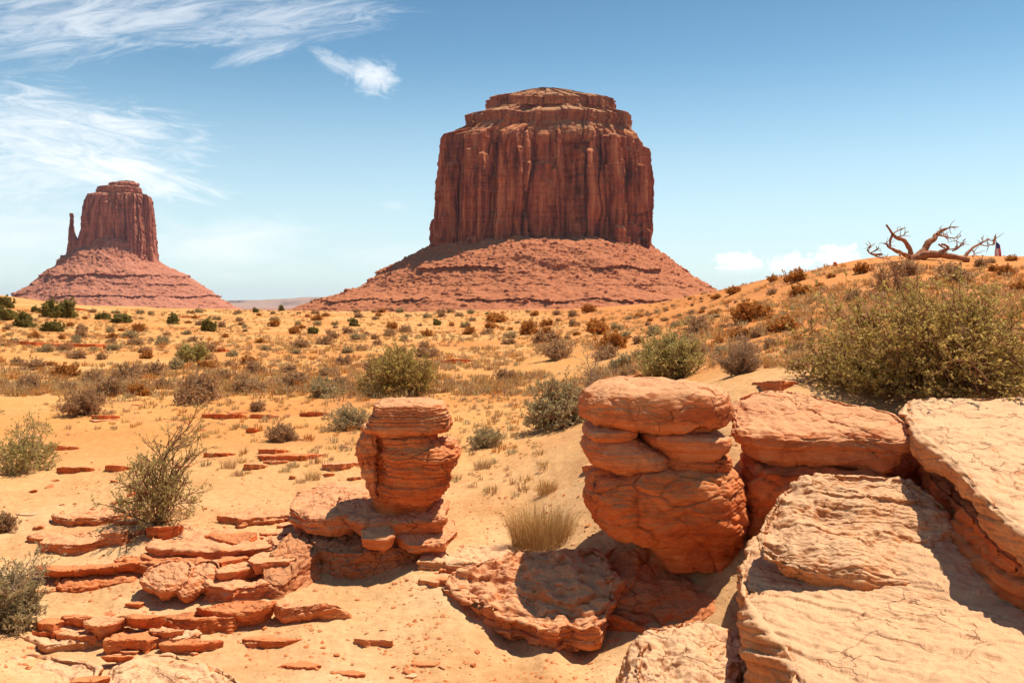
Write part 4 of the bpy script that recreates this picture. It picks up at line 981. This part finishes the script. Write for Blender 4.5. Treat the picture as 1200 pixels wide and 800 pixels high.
def shrub_obj(name, label, loc, geo, twig, leaf, cat='shrub', group=None, rz=0, sc=1):
    tv, tq, lv, lq = geo
    e = empty(name, loc, rz); e.scale = (sc, sc, sc)
    obj('branches', mesh_np('branches', tv, tq, None, True, [twig]), e)
    if len(lv): obj('foliage', mesh_np('foliage', lv, lq, None, False, [leaf]), e)
    return tag(e, label, cat, group, 'thing')

def shrub_mesh(name, geo, twig, leaf):
    tv, tq, lv, lq = geo
    V = np.vstack([tv, lv]); Q = np.vstack([tq, lq + len(tv)])
    return mesh_np(name, V, Q, None, False, [twig, leaf], np.r_[np.zeros(len(tq)), np.ones(len(lq))])

def tuft_geo(seed, w, h, n, bw=.004, lean=.5):
    """grass tuft of thin curved blades"""
    rs = np.random.RandomState(seed)
    a = rs.uniform(0, 2 * math.pi, n); rr = np.sqrt(rs.rand(n)) * w * .32
    base = np.stack([rr * np.cos(a), rr * np.sin(a), np.zeros(n)], 1)
    a2 = a + rs.normal(size=n) * .5; le = rs.rand(n) * lean; L = h * rs.uniform(.45, 1.05, n)
    dr = np.stack([np.cos(a2), np.sin(a2), np.zeros(n)], 1)
    sd = np.stack([-np.sin(a2 + rs.normal(size=n)), np.cos(a2), np.zeros(n)], 1) * bw / 2
    m = base + dr * (L * le * .35)[:, None] + np.c_[np.zeros((n, 2)), L * .55]
    t = base + dr * (L * le * 1.0)[:, None] + np.c_[np.zeros((n, 2)), L * (1 - .3 * le)]
    V = np.stack([base - sd, base + sd, m - sd * .8, m + sd * .8, t], 1).reshape(-1, 3)
    i = np.arange(n)[:, None] * 5
    Q = i + np.array([[0, 1, 3, 2]]); T = i + np.array([[2, 3, 4]])
    return V, Q, T

def on_ground(px, py):
    g = ground_at([px], [py])[0]; g[2] -= .02; return g
def span(w_px, Y): return w_px / F * Y

# the hero shrubs, each by the pixel of its foot, its width and its height
hero = [
    # px, py, w, h, geo kw, twig, leaf, label
    (1084, 470, 286, 136, dict(stems=105, kids=8, kids2=4, leaf_n=11, leaf=.021, r0=.013, wig=.22, upb=.0, leaf_lng=2.0), M_TWIG, M_L_GREEN, 'huge spreading olive green bush behind the right hand slab'),
    (187, 612, 104, 168, dict(stems=26, kids=8, kids2=4, leaf_n=6, leaf=.012, r0=.011, spread=.66, wig=.17, upb=.03, leaf_lng=2.6, thin=.003), M_TWIG, M_L_YOUNG, 'sparse upright bush with brown stems and yellow green leaves among the left ledges'),
    (2, 742, 96, 112, dict(stems=60, kids=8, kids2=5, leaf_n=11, leaf=.011, r0=.007, wig=.22, leaf_lng=1.9), M_TWIG_GREY, M_L_SAGE, 'dense grey green sage bush cut by the left edge'),
    (18, 552, 96, 76, dict(stems=34, kids=6, kids2=4, leaf_n=6, leaf=.016, r0=.008, wig=.2, leaf_lng=2.2), M_TWIG_GREY, M_L_YOUNG, 'wispy pale green bush on the sand at the left edge'),
    (470, 462, 100, 58, dict(stems=70, kids=7, kids2=4, leaf_n=9, leaf=.026, r0=.012, wig=.2), M_TWIG, M_L_GREEN, 'dense dark green brown bush on the sand behind the hoodoo'),
    (655, 500, 96, 66, dict(stems=60, kids=7, kids2=4, leaf_n=9, leaf=.020, r0=.010, wig=.22, bare=.25), M_TWIG, M_L_SAGE, 'grey brown bush with bare twigs on the sand left of the stack'),
    (690, 470, 60, 66, dict(stems=20, kids=7, kids2=4, leaf_n=1, leaf=.02, r0=.010, spread=.8, wig=.25), M_TWIG_GREY, M_L_SAGE, 'bare grey twiggy bush rising behind the grey brown one'),
    (786, 446, 104, 62, dict(stems=60, kids=7, kids2=4, leaf_n=9, leaf=.020, r0=.010, wig=.2, upb=.14), M_TWIG, M_L_YOUNG, 'fresh yellow green bush just behind the balanced stack'),
    (868, 462, 54, 56, dict(stems=60, kids=8, kids2=5, leaf_n=3, leaf=.010, r0=.006, wig=.2, spread=.85), M_TWIG_GREY, M_L_DRY, 'dry grey brown twiggy bush behind the gap beside the stack'),
    (652, 420, 46, 22, dict(stems=40, kids=6, kids2=4, leaf_n=4, leaf=.03, r0=.010), M_TWIG_GREY, M_L_DRY, 'dry grey bush above the bare twiggy one in the middle distance'),
    (408, 502, 62, 24, dict(stems=50, kids=7, kids2=4, leaf_n=6, leaf=.014, r0=.006), M_TWIG_GREY, M_L_SAGE, 'low pale sage clump just left of the hoodoo top'),
    (330, 516, 44, 24, dict(stems=50, kids=6, kids2=4, leaf_n=5, leaf=.012, r0=.006), M_TWIG, M_L_DRY, 'low rusty brown bush on open sand between leafy bush and hoodoo'),
    (303, 481, 22, 22, dict(stems=30, kids=6, kids2=4, leaf_n=4, leaf=.014, r0=.006), M_TWIG, M_L_DRY, 'small round brown bush beside the short dark ledge strips'),
    (98, 486, 66, 32, dict(stems=60, kids=7, kids2=4, leaf_n=4, leaf=.018, r0=.008), M_TWIG, M_L_DRY, 'broad brown dome of dry brush on the left sand'),
    (570, 524, 54, 22, dict(stems=40, kids=6, kids2=4, leaf_n=6, leaf=.012, r0=.005), M_TWIG_GREY, M_L_SAGE, 'flat pale grey green shrub right of the hoodoo top'),
    (592, 446, 36, 15, dict(stems=36, kids=6, kids2=4, leaf_n=4, leaf=.018, r0=.007), M_TWIG, M_L_DRY, 'small reddish dry bush on bare sand left of the bare twigs'),
    (0, 622, 44, 26, dict(stems=40, kids=6, kids2=4, leaf_n=4, leaf=.010, r0=.006), M_TWIG, M_L_DRY, 'dry brown bush at the left edge near the white stone'),
    (225, 424, 40, 22, dict(stems=36, kids=6, kids2=4, leaf_n=9, leaf=.04, r0=.012), M_TWIG, M_L_YOUNG, 'yellow flowering bush standing out on the left plain'),
    (1046, 344, 90, 40, dict(stems=24, kids=7, kids2=4, leaf_n=2, leaf=.03, r0=.016, wig=.28), M_TWIG, M_L_DRY, 'tangle of bare brown twigs on the slope under the dead tree'),
    (150, 630, 14, 14, dict(stems=14, kids=5, kids2=3, leaf_n=3, leaf=.010, r0=.004), M_TWIG, M_L_DRY, 'small dry twig clump beside the knobbly left boulder'),
]
for i, (px, py, w, h, kw_, tw, lf, lab) in enumerate(hero):
    if px == 1084: g = np.array([(px - CX) / F * 9.6, 9.6, 0]); g[2] = gz(g[0], g[1]) - .02
    elif px == 868: g = np.array([(px - CX) / F * 11.5, 11.5, 0]); g[2] = gz(g[0], g[1]) - .02
    elif px == 2: g = np.array([(px - CX) / F * 6.7, 6.7, 0]); g[2] = gz(g[0], g[1]) - .02
    else: g = on_ground(px, py)
    Y = g[1]
    shrub_obj('bush', lab, g, shrub_geo(300 + i, span(w, Y), span(h, Y), **kw_), tw, lf, 'bush')

tufts = [(634, 638, 104, 62, 1700, M_GRASS, 'tall straw coloured grass clump left of the stack'), (641, 578, 34, 24, 300, M_GRASS, 'small golden grass tuft just behind the tall straw clump'),
         (566, 549, 30, 18, 260, M_GRASS2, 'short grass tuft on the sand right of the hoodoo'), (534, 520, 16, 14, 120, M_GRASS, 'tiny yellow grass tuft beside the hoodoo cap'),
         (470, 472, 90, 26, 120, M_GRASS, 'thin upright grass stalks behind the hoodoo top'), (366, 562, 24, 18, 160, M_GRASS, 'golden grass tuft in front of the long flat red ledge'),
         (268, 549, 26, 18, 160, M_GRASS2, 'little dry grass tuft right of the leafy bush'), (352, 566, 18, 12, 90, M_GRASS2, 'short straw tuft next to the golden tuft by the red ledge'), (276, 558, 20, 12, 90, M_GRASS2, 'shorter dry tuft in front of the one right of the leafy bush')]
for i, (px, py, w, h, n, mt, lab) in enumerate(tufts):
    g = on_ground(px, py); Y = g[1]
    v, q, t = tuft_geo(500 + i, span(w, Y), span(h, Y), n, .0035 if w < 80 else .003, .75)
    v[:, 1] *= .6
    tag(obj('grass_tuft', mesh_np('grass_tuft', v, q, t, False, [mt]), None, g), lab, 'grass tuft', None, 'thing')

# far shrubs scattered over the plain and the dune, each an object of its own
def kind_meshes(base, tw, lf, n, **k):
    return [shrub_mesh('%s_mesh' % base, shrub_geo(700 + i + len(base) * 13, 1.0, k.get('hh', .55), k.get('stems', 26), k.get('kids', 5), k.get('kids2', 3), k.get('leaf_n', 6), k.get('leaf', .035), .012, leaf_lng=2.0, upb=k.get('upb', .1)), tw, lf) for i in range(n)]
KM = {
    'dry': (kind_meshes('dry_shrub', M_TWIG_GREY, M_L_DRY, 3), 'dry_shrub', 'greyish brown dry shrub on the sandy plain', 'dry shrubs scattered over the plain'),
    'sage': (kind_meshes('sagebrush', M_TWIG_GREY, M_L_SAGE, 3), 'sagebrush', 'pale grey green sagebrush on the sandy plain', 'sagebrush scattered over the plain'),
    'rust': (kind_meshes('rusty_shrub', M_TWIG, M_L_RUST, 3, leaf_n=9, hh=.45), 'rusty_shrub', 'rusty orange low shrub on the sand', 'rusty orange shrubs on the plain and dune'),
    'dark': (kind_meshes('juniper_bush', M_TWIG, M_L_DARK, 3, leaf_n=16, leaf=.05, hh=.7, stems=34), 'juniper_bush', 'round dark green juniper bush on the distant plain', 'dark juniper bushes near the far edge of the plain'),
}
rs = np.random.RandomState(11)
spots = []
for px, py, w in [(6, 375, 24), (6, 360, 20), (60, 372, 26), (76, 372, 30), (62, 388, 26), (28, 383, 26), (42, 366, 12), (142, 378, 26), (202, 380, 16), (245, 388, 20), (367, 391, 14), (415, 382, 14), (512, 381, 11), (120, 374, 18), (330, 364, 8), (300, 366, 8)]:
    spots.append((px, py, w, 'dark'))
for px, py, w in [(582, 378, 34), (640, 382, 20), (620, 392, 30), (700, 392, 34), (720, 408, 40), (880, 376, 56), (920, 388, 40), (870, 396, 40), (842, 402, 20), (934, 330, 30), (942, 345, 36), (860, 344, 24), (840, 350, 16), (905, 330, 18), (960, 335, 12), (575, 385, 22), (500, 394, 18), (550, 392, 20), (1010, 320, 26), (975, 325, 14), (1180, 322, 24), (1165, 318, 20), (1195, 340, 30), (690, 366, 22), (1186, 306, 16)]:
    spots.append((px, py, w, 'rust'))
for px, py, w in [(40, 432, 34), (150, 445, 40), (180, 440, 30), (290, 460, 44), (345, 452, 40), (235, 470, 60), (190, 455, 24), (260, 445, 24), (300, 437, 26), (128, 462, 40), (20, 428, 22), (90, 420, 24), (240, 412, 30), (215, 418, 24), (712, 420, 36), (620, 386, 26), (640, 402, 40), (820, 390, 40), (888, 395, 26), (935, 432, 30), (905, 345, 14), (1150, 312, 20), (1162, 308, 12), (1120, 330, 50), (1060, 322, 40), (925, 327, 14), (1000, 352, 24), (385, 440, 30), (400, 452, 26), (338, 436, 22), (500, 418, 34)]:
    spots.append((px, py, w, 'dry'))
n_try = 0
while len(spots) < 300 and n_try < 4000:
    n_try += 1
    py = 366 + 100 * rs.rand() ** 1.5; px = rs.uniform(0, 960)
    if px > 780: py = rs.uniform(330, 420)
    if py > 410 and 480 < px < 720: continue
    if py > 446 and px > 420: continue
    w = (8 + (py - 362) * .22) * rs.uniform(.6, 1.5)
    if any(abs(px - a) < (w + c) * .42 and abs(py - b) < (w + c) * .16 for a, b, c, _ in spots): continue
    kd = rs.choice(['dry', 'sage', 'rust', 'dry'], p=[.35, .3, .2, .15])
    spots.append((px, py, w, kd))
G = ground_at([s[0] for s in spots], [s[1] for s in spots], 9)
first = {}
OWN = {0: 'dark juniper bush at the left border, lower of two', 1: 'dark juniper bush at the left border touching the skyline, upper of two', 2: 'left one of the joined pair of dark trees below the mitten butte', 3: 'right one of the joined pair of dark trees below the mitten butte',
       4: 'dark bush just in front of the joined pair of dark trees', 5: 'round green bush between the left border and the joined dark trees', 7: 'olive bush right of the joined dark trees with bare sand behind', 9: 'dark round bush left of the red outcrop on the left plain',
       11: 'small dark bush left of the big butte foot', 12: 'dark green bush in front of the left foot of the big butte'}
def where(px, py):
    if px > 760: return 'on the orange dune slope at the right'
    if py < 386: return 'on the far plain below the mitten butte' if px < 300 else 'on the far plain in front of the big butte'
    if px < 300: return 'on the left middle plain'
    return 'on the middle plain behind the hoodoo'
ADJ = {'dry': 'greyish brown dry shrub', 'sage': 'pale grey olive sagebrush', 'rust': 'low rusty orange shrub', 'dark': 'round dark green juniper bush'}
for i, ((px, py, w, kd), g) in enumerate(zip(spots, G)):
    if np.isnan(g[0]): continue
    ms, nm, lab, grp = KM[kd]
    o = bpy.data.objects.new(nm, ms[i % 3]); COL.objects.link(o)
    s = span(w, g[1])
    o.location = (g[0], g[1], g[2] - .03 * s); o.rotation_euler = (0, 0, rs.uniform(0, 6.28)); o.scale = (s, s, s * rs.uniform(.75, 1.2))
    size = 'large ' if w > 30 else 'small ' if w < 13 else ''
    lab = OWN.get(i) or '%s%s %s' % (size, ADJ[kd], where(px, py))
    tag(o, lab, 'shrub', '%s, %s%s' % (grp, size, where(px, py)), 'thing')

# countless little tufts, one object
def ground_cover():
    rs = np.random.RandomState(21)
    n = 18000
    py = 364 + 100 * rs.rand(n) ** 1.35; px = rs.uniform(-40, 1240, n)
    ex = rs.rand(n) < .11; px = np.where(ex, rs.uniform(-40, 640, n), px); py = np.where(ex, 452 + 160 * rs.rand(n) ** 2.2, py)
    right = (px > 760) & ~ex; py = np.where(right, 312 + 120 * rs.rand(n), py)
    g = ground_at(px, py, 9); ok = ~np.isnan(g[:, 0]); g = g[ok]
    keep = perlin(g * (.09, .09, 0) + 31) + .6 * perlin(g * (.4, .4, 0)) > -.25 - .0 * g[:, 0]
    g = g[keep]
    Vs, Qs, Ts, Mi, base = [], [], [], [], 0
    protos = [tuft_geo(900 + i, 1, .62, 26, .05, .9) for i in range(6)]
    mats_q, mats_t = [], []
    for k in range(len(g)):
        v, q, t = protos[k % 6]
        s = (.10 + .34 * rs.rand() ** 1.8) * (.55 if g[k, 1] < 20 else 1.0) * (1 + .006 * g[k, 1]) ; a = rs.uniform(0, 6.28); c, s_ = math.cos(a), math.sin(a)
        vv = np.stack([v[:, 0] * c - v[:, 1] * s_, v[:, 0] * s_ + v[:, 1] * c, v[:, 2] * rs.uniform(.6, 1.1)], 1) * s + g[k]
        Vs.append(vv); Qs.append(q + base); Ts.append(t + base); base += len(v)
        m = rs.choice(5, p=[.34, .22, .14, .16, .14]); mats_q.append(np.full(len(q), m)); mats_t.append(np.full(len(t), m))
    me = mesh_np('dry_grass', np.vstack(Vs), np.vstack(Qs), np.vstack(Ts), False, [M_GRASS, M_GRASS2, M_L_SAGE, M_L_DRY, M_L_RUST], np.r_[np.concatenate(mats_q), np.concatenate(mats_t)])
    tag(obj('dry_grass', me), 'golden dry grass sprinkled over the plain and the dune', kind='stuff')
ground_cover()

# ------------------------------------------------------------------ loose stones and grit
def pebble_mesh(seed, N=14, M=9):
    rs = np.random.RandomState(seed)
    th = np.linspace(0, 2 * math.pi, N, endpoint=False)
    rings = []
    for t in np.linspace(-math.pi / 2, math.pi / 2, M):
        rings.append(np.stack([np.cos(t) * np.cos(th), np.cos(t) * np.sin(th) * .7, np.full(N, math.sin(t) * .38)], 1))
    P = np.stack(rings)
    for k in range(9):
        d = rs.normal(size=3); d /= np.linalg.norm(d); e = P @ d - rs.uniform(.3, .6) * (np.abs(d) * (1, .7, .38)).sum()
        P = P - np.where(e > 0, e, 0)[..., None] * d
    me = grid_mesh('loose_stone', P, M_RED if seed % 3 else M_ROCK, (0, 0, 0))
    me.polygons.foreach_set('use_smooth', np.zeros(len(me.polygons), bool))
    return me
PEB = [pebble_mesh(40 + i) for i in range(7)]
rs = np.random.RandomState(33)
def stones(n, boxes, smin, smax, label, group):
    k = 0
    while k < n:
        x0, y0, x1, y1 = boxes[rs.randint(len(boxes))]
        px, py = rs.uniform(x0, x1), rs.uniform(y0, y1)
        g = ground_at([px], [py], 5)[0]
        if np.isnan(g[0]): continue
        s = smin * (smax / smin) ** (rs.rand() ** 1.6)
        o = bpy.data.objects.new('loose_stone', PEB[rs.randint(7)]); COL.objects.link(o)
        o.location = (g[0], g[1], g[2] + s * .08); o.scale = (s, s, s * rs.uniform(.6, 1.2)); o.rotation_euler = (rs.uniform(-.3, .3), rs.uniform(-.3, .3), rs.uniform(0, 6.28))
        tag(o, label, 'stone', group, 'thing'); k += 1
stones(70, [(440, 620, 560, 690), (360, 720, 560, 796), (400, 700, 500, 790)], .010, .055, 'small loose red stone on the sand of the gully', 'loose stones in the gully')
stones(70, [(130, 600, 340, 690), (120, 690, 330, 740), (60, 590, 150, 640)], .012, .07, 'broken red chip of stone among the left ledges', 'chips among the left ledges')
stones(50, [(540, 500, 700, 640), (560, 460, 640, 520)], .012, .05, 'small flat stone on the sandy slope left of the stack', 'stones on the middle slope')
stones(60, [(40, 480, 420, 600), (20, 560, 160, 620)], .015, .09, 'small dark stone on the open sand left of the hoodoo', 'stones on the left sand')

def gravel():
    rs = np.random.RandomState(44)
    n = 14000
    px = rs.uniform(-20, 900, n); py = 470 + 330 * rs.rand(n)
    g = ground_at(px, py, 5); ok = ~np.isnan(g[:, 0]); g = g[ok]
    g = g[perlin(g * (1.1, 1.1, 0) + 3) + .5 * perlin(g * (4, 4, 0)) > .0]
    v0 = np.array([(1, 0, 0), (.3, .8, 0), (-.8, .5, 0), (-.7, -.6, 0), (.4, -.8, 0), (.1, .1, .5), (-.3, -.1, .45)])
    t0 = np.array([(0, 1, 5), (1, 2, 5), (2, 6, 5), (2, 3, 6), (3, 4, 6), (4, 5, 6), (4, 0, 5)])
    s = .0035 * (8.0 ** (rs.rand(len(g)) ** 2.2))
    a = rs.uniform(0, 6.28, len(g))
    V = (v0[None] * rs.uniform(.6, 1.3, (len(g), 7, 3))) * s[:, None, None]
    x = V[..., 0] * np.cos(a)[:, None] - V[..., 1] * np.sin(a)[:, None]; y = V[..., 0] * np.sin(a)[:, None] + V[..., 1] * np.cos(a)[:, None]
    V = np.stack([x, y, V[..., 2]], -1) + g[:, None] - (0, 0, .001)
    T = (t0[None] + (np.arange(len(g)) * 7)[:, None, None]).reshape(-1, 3)
    tag(obj('gravel', mesh_np('gravel', V.reshape(-1, 3), None, T, False, [M_RED])), 'fine red gravel strewn over the sand', kind='stuff')
gravel()

# ------------------------------------------------------------------ the ridge: dead tree, flags, low building
def dead_tree():
    rs = np.random.RandomState(5)
    Y0 = 40.0
    base = px2w(1074, 303, Y0)
    e = empty('dead_tree', base); tag(e, 'fallen bleached dead tree with twisted bare limbs on the dune ridge', 'dead tree', None, 'thing')
    def limb(pts, r0, r1, dy=(0, 0)):
        P = np.array([px2w(px, py, Y0 + dy[0] + (dy[1] - dy[0]) * i / (len(pts) - 1)) for i, (px, py) in enumerate(pts)]) - base
        t = np.linspace(0, len(P) - 1, (len(P) - 1) * 5 + 1); i = np.minimum(t.astype(int), len(P) - 2); f = (t - i)[:, None]
        pm, pn = P[np.maximum(i - 1, 0)], P[np.minimum(i + 2, len(P) - 1)]
        q = .5 * (2 * P[i] + (P[i + 1] - pm) * f + (2 * pm - 5 * P[i] + 4 * P[i + 1] - pn) * f ** 2 + (3 * P[i] - pm - 3 * P[i + 1] + pn) * f ** 3)
        q = q + .05 * np.stack([fbm(q * 2 + 3, 2), fbm(q * 2 + 13, 2), fbm(q * 2 + 23, 2)], 1) * (r1 / .1 + .3)
        r = np.linspace(r0, r1, len(q)) * (1 + .25 * fbm(q * 4, 2))
        return q, np.maximum(r, .008)
    main = {'trunk': [limb([(1068, 305), (1082, 300), (1098, 298), (1116, 300), (1136, 304)], .26, .12, (0, -.6))],
            'limb': [limb([(1074, 304), (1068, 301), (1066, 292), (1060, 283), (1052, 279), (1046, 274), (1039, 264)], .17, .05, (0, .3)), limb([(1076, 300), (1084, 293), (1089, 284), (1095, 280), (1098, 274), (1109, 268)], .23, .07, (0, .8)),
                     limb([(1068, 303), (1056, 296), (1046, 292), (1040, 288)], .14, .05, (0, -.6)), limb([(1090, 299), (1104, 295), (1111, 290), (1103, 286)], .12, .05, (0, -.4)),
                     limb([(1130, 302), (1138, 292), (1146, 287), (1158, 280)], .10, .03, (-.4, .4)), limb([(1046, 274), (1043, 281), (1044, 289)], .08, .05), limb([(1034, 298), (1022, 298), (1017, 293), (1020, 288)], .06, .03)]}
    for nm, ls in main.items():
        for q, r in ls:
            v, f = tubes([(q, r * .82)], 8); obj(nm, mesh_np(nm, v, f, None, True, [M_DEAD]), e)
    tw = []
    for pts, r in [([(1046, 274), (1053, 270), (1056, 268)], .04), ([(1050, 278), (1058, 276), (1062, 272)], .04), ([(1098, 274), (1106, 277), (1118, 279), (1126, 276)], .05), ([(1109, 268), (1116, 266), (1124, 266)], .04),
                   ([(1095, 280), (1100, 276), (1108, 278), (1112, 284)], .04), ([(1100, 286), (1110, 292), (1122, 290), (1132, 279)], .05), ([(1116, 294), (1124, 290), (1130, 284)], .04), ([(1122, 290), (1121, 282)], .03),
                   ([(1146, 287), (1152, 284), (1150, 279)], .03), ([(1148, 286), (1156, 288), (1162, 286)], .03), ([(1138, 292), (1142, 296), (1140, 302)], .03), ([(1152, 283), (1158, 281), (1163, 282)], .02),
                   ([(1020, 297), (1028, 292), (1030, 288)], .03), ([(1018, 294), (1021, 286)], .025), ([(1040, 288), (1036, 284)], .03), ([(1022, 298), (1032, 302), (1044, 303)], .04), ([(1106, 277), (1104, 270), (1100, 268)], .025)]:
        q, rr = limb(pts, r, .01, (rs.uniform(-.5, .5), rs.uniform(-.8, .8))); tw = [(q, rr)]
        for k in range(5):
            i = rs.randint(len(q) // 3, len(q)); d = rs.normal(size=3) * .2 + (0.05, 0, .06)
            p0 = q[i]; tw.append((np.array([p0, p0 + d * .5 + rs.normal(size=3) * .04, p0 + d]), np.array([.02, .013, .006])))
        v, f = tubes(tw, 5); obj('twig', mesh_np('twig', v, f, None, True, [M_DEAD]), e)
dead_tree()

def mat_flag():
    m, n, b = new_mat('flag_cloth', .8)
    uv = n.n('ShaderNodeTexCoord').outputs['Object']
    x, y, z = n.sep(uv)
    # the cloth hangs: stripes run down it, canton at the top
    st = n.m('GREATER_THAN', n.m('SINE', n.m('MULTIPLY', x, 2 * math.pi / .16)), 0)
    c = n.mix(st, (.62, .03, .05), (.75, .72, .70))
    cant = n.m('MULTIPLY', n.m('GREATER_THAN', z, -.50), n.m('LESS_THAN', x, .26))
    c = n.mix(cant, c, (.05, .07, .28))
    n.link(c, b.inputs['Base Color']); return m
def flagpole():
    Y = 66.0; px = 1167.0
    x = (px - CX) / F * Y; zg = gz(x, Y); top = H - (274 - HY) / F * Y
    e = empty('flagpole', (x, Y, zg)); tag(e, 'thin pole with a drooping striped flag and a pale flag above it beyond the ridge', 'flagpole', None, 'thing')
    h = top - zg
    v, f = tubes([(np.array([(0, 0, -.1), (0, 0, h)]), np.array([.035, .022]))], 8); obj('pole', mesh_np('pole', v, f, None, True, [mat_plain('pole_grey', (.45, .42, .40), .5, .1)]), e)
    def cloth(name, z0, w, d, lean, mat):
        nu, nv = 14, 24; U, Vv = np.meshgrid(np.linspace(0, 1, nu), np.linspace(0, 1, nv))
        X = U * w * (.55 + .45 * Vv) + lean * Vv; Yy = .10 * np.sin(U * 9 + Vv * 3) * (.3 + Vv * .7); Z = -Vv * d - U * .35 * d * .5
        V = np.stack([X, Yy, Z], -1).reshape(-1, 3); i = np.arange(nu * nv).reshape(nv, nu)
        q = np.stack([i[:-1, :-1], i[1:, :-1], i[1:, 1:], i[:-1, 1:]], -1).reshape(-1, 4)
        o = obj(name, mesh_np(name, V, q, None, True, [mat]), e, (0.03, 0, z0))
        s = o.modifiers.new('thickness', 'SOLIDIFY'); s.thickness = .01
        return o
    cloth('striped_flag', h - (283 - 274) / F * Y, .50, 1.25, -.12, mat_flag())
    cloth('pale_flag', h, -.22, .75, -.12, mat_plain('tan_cloth', (.55, .33, .20)))
flagpole()

def building():
    Y = 88.0
    a = px2w(1186, 306, Y); zg = gz(a[0] + 3, Y)
    e = empty('low_building', (a[0] + 3.5, Y, zg)); tag(e, 'low flat roofed building half hidden beyond the ridge at the right border', 'building', None, 'thing')
    def box(name, x0, x1, y0, y1, z0, z1, mat):
        V = [(x, y, z) for x in (x0, x1) for y in (y0, y1) for z in (z0, z1)]
        me = mesh_np(name, V, [(0, 1, 3, 2), (4, 6, 7, 5), (0, 4, 5, 1), (2, 3, 7, 6), (0, 2, 6, 4), (1, 5, 7, 3)], None, False, [mat])
        o = obj(name, me, e); b = o.modifiers.new('soft_edge', 'BEVEL'); b.width = .03; b.segments = 2; return o
    zt = H - (301.5 - HY) / F * Y - zg
    box('wall', -3.4, 6, .1, 5, -.5, zt - .32, mat_plain('pale_stucco', (.62, .55, .46)))
    box('roof', -3.8, 6.4, -.3, 5.4, zt - .315, zt, mat_plain('dark_roof_edge', (.10, .075, .065)))
    box('window', -2.2, -.8, .06, .12, zt - 1.5, zt - .6, mat_plain('window_glass', (.04, .05, .06), .2))
building()
